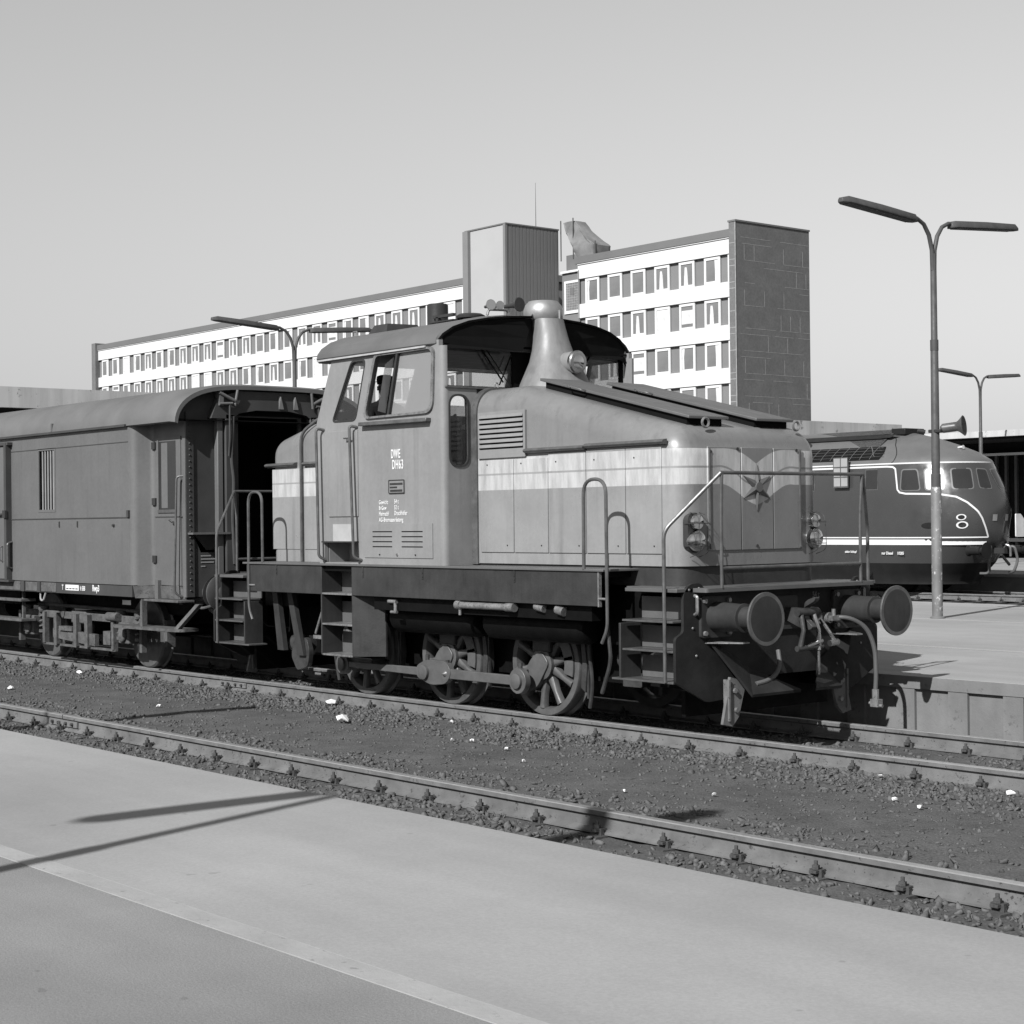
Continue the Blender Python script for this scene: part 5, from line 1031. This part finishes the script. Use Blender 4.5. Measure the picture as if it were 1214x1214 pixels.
# ================================================================== office block with tower beyond the station
OB = thing('office_block', 'long white office block with window rows, grey tower and slate end wall', 'building', (-130, 88, -.26))
def O(name, mb, m, parent=None, smooth=0, bevel=0): return mb.build(name, m, parent or OB, smooth, bevel)
YB = 85.0; PER = 3.245; ZT = [23.02-PER*i for i in range(5)]      # tops of the white bands
WX = [('left_wing', -184.6, -107.0), ('right_wing', -97.8, -80.5)]
for nm, xa, xb in WX:
    wg = O('wing', MB().box(xa, xb, YB+.12, YB+8, -.3, 23.5), 'bgrey')
    for i, zt in enumerate(ZT):
        O('white_band', MB().box(xa, xb, YB-.07, YB+.13, zt-1.14, zt), 'bwhite', wg)
        O('band_drip', MB().box(xa, xb, YB-.11, YB+.125, zt-1.18, zt-1.143), 'bparapet', wg)
    O('parapet', MB().box(xa-.2, xb+.3, YB-.22, YB+8.1, 23.12, 23.70), 'bparapet', wg); O('parapet_drip', MB().box(xa, xb, YB-.16, YB+.3, 23.03, 23.11), 'bframe', wg)
    O('lower_wall', MB().box(xa, xb, YB-.05, YB+.13, -.3, ZT[4]-1.2), 'bwhite', wg)
    O('end_strip', MB().box(xb-.42, xb-.12, YB-.06, YB+.14, 8, 21.85), 'bframe', wg)
# window: frame, glass, curtain - shared meshes about the lower left corner
FW, FH = 1.66, 2.02
fm = MB(); fm.plate([(0,0),(FW,0),(FW,FH),(0,FH)], [[(.20,.19),(FW-.20,.19),(FW-.20,FH-.20),(.20,FH-.20)]], 'XZ', -.05, .11); WIN = meshof(fm, 'window', 'bframe', 0)
PANE = meshof(MB().box(.19,FW-.19,.005,.02,.18,FH-.19), 'pane', 'glassoff', 0)
CUR = [meshof(MB().plate(p, [], 'XZ', -.008, .01), 'curtain', 'curtain', 0) for p in ([(.22,.21),(.46,.21),(.42,1.1),(.50,FH-.22),(.22,FH-.22)], [(.5,.21),(.95,.21),(.88,1.2),(.80,1.6),(.60,1.6),(.54,1.0)], [(1.12,.21),(1.44,.21),(1.44,FH-.22),(1.06,FH-.22),(1.10,1.0)], [(.22,.45),(1.44,.45),(1.44,1.5),(.22,1.5)], [(.22,.21),(1.44,.21),(1.44,FH-.22),(.22,FH-.22)])]
rw_ = random.Random(5)
def windows(x0, n, rows, wide=1.):
    for i in range(n):
        for r_ in range(rows):
            z = ZT[r_]-1.18-FH-.03; x = x0+2.706*i
            w_ = inst(WIN, 'window', OB, (x, YB, z)); inst(PANE, 'pane', w_, (x, YB, z))
            k = rw_.random()
            if (n > 10 and k < .8) or k < .6: inst(CUR[(1 if k < .45 else 0 if k < .62 else 2) if n > 10 else rw_.choice((0, 0, 2, 1))], 'curtain', w_, (x, YB, z))
            elif k > .93: inst(CUR[4], 'blind', w_, (x, YB, z))
            elif k > .87: inst(CUR[3], 'blind', w_, (x, YB, z))
windows(-183.72, 27, 4); windows(-96.93, 6, 4)
tw_ = O('tilted_sash', MB().hexa([(-156.6,YB-.1,14.8),(-155.5,YB-.8,14.9),(-155.5,YB-.75,14.9),(-156.6,YB-.05,14.8),(-155.5,YB-.1,16.5),(-154.4,YB-.5,16.5),(-154.4,YB-.45,16.5),(-155.5,YB-.05,16.5)]), 'bframe')
# slate end wall: pilaster, slabs with pale joints
ew = O('end_wall', MB().box(-80.42, -79.76, YB-.45, YB+7.9, -.3, 24.15), 'bstone'); O('end_wall_coping', MB().box(-80.5, -79.70, YB-.5, YB+7.95, 24.15, 24.28), 'bparapet', ew)
O('left_end_wall', MB().box(-185.6, -184.62, YB-.45, YB+7.9, -.3, 23.95), 'bstone')
O('corner_bead', MB().box(-79.80, -79.735, YB-.475, YB-.42, 8, 24.1), 'bmortar', ew)
rj = random.Random(3); z = 23.0
while z > 9:                    # courses of large slabs parted by narrow ones, upright joints staggered
    for zz, pr in ((z, .86), (z-.46, .7)):
        y = YB+rj.uniform(0, .6)
        while y < YB+7.6:
            l = rj.choice((1.1, 2.2, 3.3))
            if rj.random() < pr: O('slate_joint', MB().box(-79.762, -79.752, y, min(y+l, YB+7.85), zz, zz+.035), 'bmortar', ew)
            y += l+rj.choice((.04, .04, .5, 1.1))
        if rj.random() < .8: O('pilaster_joint', MB().box(-80.40, -79.83, YB-.458, YB-.448, zz, zz+.05), 'bmortar', ew)
    off = rj.choice((0, .37, .74))
    for i in range(7):
        if rj.random() < .38: O('slate_joint', MB().box(-79.762, -79.7525, YB+.5+off+1.1*i, YB+.53+off+1.1*i, z-1.66, z-.5), 'bmortar', ew) if YB+.53+off+1.1*i < YB+7.8 else None
    z -= 1.70
# tower in front of the wings
XT, YT = -100.35, 79.3
tb = O('tower', MB().box(-105.02, XT-.06, YT+.06, YB+.1, -.3, 26.25), 'tower')
O('tower_fin', MB().box(-105.72, -105.02, YT-.25, YB-.1, -.3, 26.25), 'bgrey', tb); O('tower_coping', MB().box(-105.75, XT+.06, YT-.02, YB+.12, 26.25, 26.36), 'bparapet', tb)
RIB = meshof(MB().box(-.012, .012, -.15, .15, 8, 26.24), 'cladding_rib', 'bparapet', 0); O('cladding', MB().box(XT-.058, XT-.03, YT+.06, YB+.09, -.3, 26.24), 'bparapet', tb)
for i in range(15): inst(RIB, 'cladding_rib', tb, (XT-.02, YT+.2+.38*i, 0))
O('corner_post', MB().box(XT-.25, XT+.03, YT-.06, YT+.16, -.3, 26.245), 'bgrey', tb)
# link between tower and right wing with its lattice window
lk = O('stair_link', MB().box(-100.4, -97.85, YB+.5, YB+6, -.3, 22.6), 'bgrey'); O('link_cornice', MB().box(-100.4, -97.8, YB+.3, YB+6, 22.62, 22.8), 'bframe', lk)
O('link_upper', MB().box(-100.3, -97.85, YB+.9, YB+5, 22.8, 24.2), 'bparapet', lk)
sg = O('lattice_window', MB().plate([(-100.05,19.2),(-97.95,19.2),(-97.95,21.95),(-100.05,21.95)], [[(-99.85,19.45),(-98.15,19.45),(-98.15,21.75),(-99.85,21.75)]], 'XZ', YB+.40, .12), 'bframe', lk)
O('lattice_glass', MB().box(-99.9,-98.1,YB+.46,YB+.49,19.4,21.8), 'bgrey', sg)
for i in range(1, 8): O('lattice_bar', MB().box(-99.85+1.7*i/8-.018,-99.85+1.7*i/8+.018,YB+.42,YB+.458,19.45,21.75), 'bmortar', sg)
for i in range(1, 11): O('lattice_bar', MB().box(-99.85,-98.15,YB+.425,YB+.459,19.45+2.3*i/11-.018,19.45+2.3*i/11+.018), 'bmortar', sg)
O('lattice_square', MB().box(-99.35,-98.85,YB+.40,YB+.42,20.75,21.35), 'bparapet', sg)
O('down_pipe', MB().cyl((-97.7,YB-.02,8),(-97.7,YB-.02,22.6),.09,n=8), 'bparapet')
MB().cyl((-103.15,YB,26.1),(-103.15,YB,30.7),.035,.012,6).build('roof_antenna', 'lampmetal', OB)
# canvas wrapped scaffold tower on the roof
tp = MB(); RG = []
for z, x0, x1, yw in ((23.68,-98.35,-96.25,1.0),(24.2,-98.6,-96.2,1.05),(24.6,-98.85,-96.15,1.05),(24.78,-98.98,-96.35,1.0),(25.1,-99.2,-96.9,.95),(25.5,-99.5,-97.35,.85),(26.0,-99.85,-98.0,.75),(26.5,-100.1,-98.45,.7),(26.93,-100.3,-98.85,.65)):
    r_ = []
    for j in range(28):
        a = 2*math.pi*j/28; cx = (x0+x1)/2; hx = (x1-x0)/2; c, s_ = math.cos(a), math.sin(a); fold = .03*math.sin(5*a+z*2.2)+.02*math.sin(11*a-z*3)
        r_.append((cx+hx*math.copysign(abs(c)**.22, c)+fold*c, YB+1.2+yw*math.copysign(abs(s_)**.22, s_)+fold*2*s_, z))
    RG.append(r_)
cvs = thing('canvas_wrapped_frame', 'leaning frame wrapped in grey canvas on the office block roof beside the tower', 'scaffold', (-98.4, YB+1.6, 23.68))
tp.rings(RG).build('canvas', 'tarp', cvs, 28)
for x, zt in ((-100.4,27.1),(-98.85,27.15),(-96.15,24.9)): MB().cyl((x,YB+.4,23.7),(x,YB+.4,zt),.05,n=6).build('pole', 'lampmetal', cvs)

# ================================================================== concrete canopy across the tracks
XC = -42.0
CC = thing('cross_canopy', 'long stained concrete canopy running across the tracks in front of the office block', 'canopy', (XC, 30, -.26))
for i, (ya, yb) in enumerate(((2.0,20.0),(20.004,38.0),(38.004,55.3))): MB().box(XC-.25, XC, ya, yb, 5.62, 6.27).build('fascia', 'concrete', CC, 0)
MB().box(XC-9, XC-.26, 2.0, 55.2, 5.9, 6.2).build('roof_slab', 'concrete', CC, 0); MB().box(XC-9, XC-.3, 2.1, 55.1, 5.66, 5.88).build('soffit', 'darkwall', CC, 0)
MB().box(XC-9.2, XC-9, 2, 55.2, -.3, 6.2).build('rear_wall', 'darkwall', CC, 0)
for y in (7.7, 31, 45): MB().box(XC-4.3, XC-3.9, y-.2, y+.2, -.26, 5.68).build('column', 'concrete', CC, 0)
# platform canopy on the right
PC = thing('platform_canopy', 'low flat platform canopy with white fascia, strip lights and dark ribbed wall behind the railcar', 'canopy', (-15, 38, .38))
MB().box(-40, 25, 36.9, 37.1, 4.50, 4.70).build('fascia', 'concrete', PC, 0); MB().box(-40, 25, 37.102, 46, 4.42, 4.62).build('roof_slab', 'darkwall', PC, 0)
MB().box(-40, 25, 39.4, 39.6, 3.98, 4.06).build('white_rail', 'bframe', PC, 0); MB().box(-40, 25, 39.62, 39.7, 4.07, 4.42).build('beam', 'darkwall', PC, 0)
for i in range(12): MB().box(-28.6+3.6*i, -26.9+3.6*i, 40.2, 40.4, 3.66, 3.86).build('light_box', 'bframe', PC, 0)
for i in range(9): MB().box(-27.6+6.4*i, -27.0+6.4*i, 40.5, 41.0, .38, 4.42).build('column', 'darkwall', PC, 0)
dw = MB().box(-40, 25, 43.4, 43.6, .38, 4.42).build('shed_wall', 'darkwall', PC, 0)
RB = meshof(MB().box(-.05, .05, -.12, 0, .5, 4.3), 'wall_rib', 'bparapet', 0)
for i in range(60): inst(RB, 'wall_rib', dw, (-36+.42*i, 43.4, 0))
MB().box(-40, 25, 43.2, 43.38, .95, 1.08).build('wall_rail', 'bframe', PC, 0)

# ================================================================== twin-arm platform lamps
def lamp(x, y, zb, label, group=None, chipped=False):
    t = thing('platform_lamp', label, 'street lamp', (x, y, zb), group); h = .0
    def G(name, mb, m, parent=None, bevel=0): return mb.build(name, m, parent or t, 40, bevel)
    G('post', MB().lathe([(0,.075),(2.15,.074),(2.16,.064),(4.05,.058),(4.06,.050),(5.45,.046)], (x,y,zb), (0,0,1), 20), 'lampmetal')
    if chipped: G('post_sleeve', MB().lathe([(0,.079),(1.95,.079),(1.96,.075)], (x,y,zb), (0,0,1), 20), 'lampchip')
    G('base_plate', MB().lathe([(0,.11),(.015,.11),(.03,.085)], (x,y,zb+.001), (0,0,1), 20), 'lampchip' if chipped else 'lampmetal')
    G('post_collar', MB().cyl((x,y,zb+4.0),(x,y,zb+4.16),.062,n=16), 'lampmetal')
    for s in (-1, 1):
        pts = [(x,y+s*.02,zb+5.2),(x,y+s*.03,zb+5.5),(x,y+s*.10,zb+5.72),(x,y+s*.22,zb+5.87),(x,y+s*.38,zb+5.94),(x,y+s*.56,zb+5.95)]
        G('arm', MB().tube(pts, [.034,.034,.033,.031,.03,.03], 10), 'lampmetal')
        z0_, z1_ = zb+5.91, zb+6.03; ya, yb = y+s*.42, y+s*2.13; L = []
        for k, (f, hw, up_) in enumerate(((0,.05,.04),(.04,.10,.07),(.5,.115,.075),(.93,.11,.065),(1,.045,.03))):
            yy = ya+(yb-ya)*f; zz = z0_+(z1_-z0_)*f
            L.append([(x-hw,yy,zz-.035),(x+hw,yy,zz-.035),(x+hw,yy,zz),(x+hw*.6,yy,zz+up_),(x-hw*.6,yy,zz+up_),(x-hw,yy,zz)])
        hd_ = G('lamp_head', MB().rings(L), 'lampmetal', None, .008)
        G('lamp_glass', MB().hexa([(x-.085,ya+s*.12,z0_-.036),(x+.085,ya+s*.12,z0_-.036),(x+.085,yb-s*.12,z1_-.048),(x-.085,yb-s*.12,z1_-.048),(x-.085,ya+s*.12,z0_-.02),(x+.085,ya+s*.12,z0_-.02),(x+.085,yb-s*.12,z1_-.03),(x-.085,yb-s*.12,z1_-.03)]), 'diffuser', hd_)
    return t
lamp(-6.11, 9.66, .38, 'tall twin-arm platform lamp with chipped post carrying a loudspeaker', None, True)
lamp(-23.7, 9.66, .38, 'twin-arm platform lamp rising behind the roof of the luggage coach')
lamp(-22.95, 34.6, .38, 'slim twin-arm platform lamp standing before the canopy beyond the railcar')
lamp(4.05, -13.55, .38, 'twin-arm lamp on the near platform whose shadow crosses the paving')
lamp(-4.35, -12.2, .38, 'twin-arm lamp further along the near platform, its head shading the cinders')
# horn loudspeaker on the lamp post
LS = thing('loudspeaker', 'grey horn loudspeaker clamped to the chipped lamp post', 'loudspeaker', (-6.11, 9.66, 3.2))
cz = 3.25
MB().lathe([(0,.04),(.03,.07),(.22,.072),(.24,.07),(.27,.085),(.31,.12),(.345,.155),(.35,.15),(.31,.1),(.25,.04)], (-6.04, 9.70, cz-.04), (.92, .36, .10), 24).build('horn', 'handrail', LS, 40)
MB().box(-6.20, -5.98, 9.60, 9.74, cz-.10, cz-.05).build('clamp', 'frame', LS, 40, .01); MB().cyl((-6.25,9.6,cz-.08),(-6.33,9.52,cz-.06),.03).build('driver_cap', 'frame', LS)

# ================================================================== litter on the cinders
rl = random.Random(9)
def scrap(x, y, sz, label, group=None):
    z = float(bed_z(np.array([x]), np.array([y]))[0]); mb = MB(); n = 7; vt = []; fs = []
    for i in range(n):
        a = 2*math.pi*i/n; r_ = sz*rl.uniform(.6, 1.1); vt.append((x+r_*math.cos(a)*1.3, y+r_*math.sin(a)*.9, z+.02+rl.uniform(0, sz*.7)))
    vt.append((x, y, z+.02+sz*.8)); fs = [(i, (i+1) % n, n) for i in range(n)]; mb.add(vt, fs)
    lo = [(a, b, c-.008) for a, b, c in vt]; mb.add(lo, [(j, i, k) for i, j, k in fs])
    return tag(mb.build('paper_scrap', 'paper', None, 0), label, 'litter', group)
scrap(-6.43, -.98, .075, 'crumpled white paper lying against the rail by the driving wheels')
scrap(-4.88, -1.88, .085, 'torn white paper with dark print lying on bare cinders')
for x, y, sz in ((-4.2,-1.0,.025),(-1.34,-2.45,.02),(-2.99,-1.93,.022),(-2.81,-1.84,.02),(-2.08,-2.03,.022),(.39,-2.92,.018),(-12.45,-1.1,.05),(-7.59,-2.51,.03),(-10.97,-2.76,.045),(1.28,-1.0,.03),(2.45,-1.0,.035),(2.04,-1.81,.022),(.8,-.5,.03),(2.36,-1.95,.02),(.99,-2.58,.02)):
    scrap(x, y, sz, 'tiny scrap of white paper on the dark ballast', 'paper scraps on the ballast')
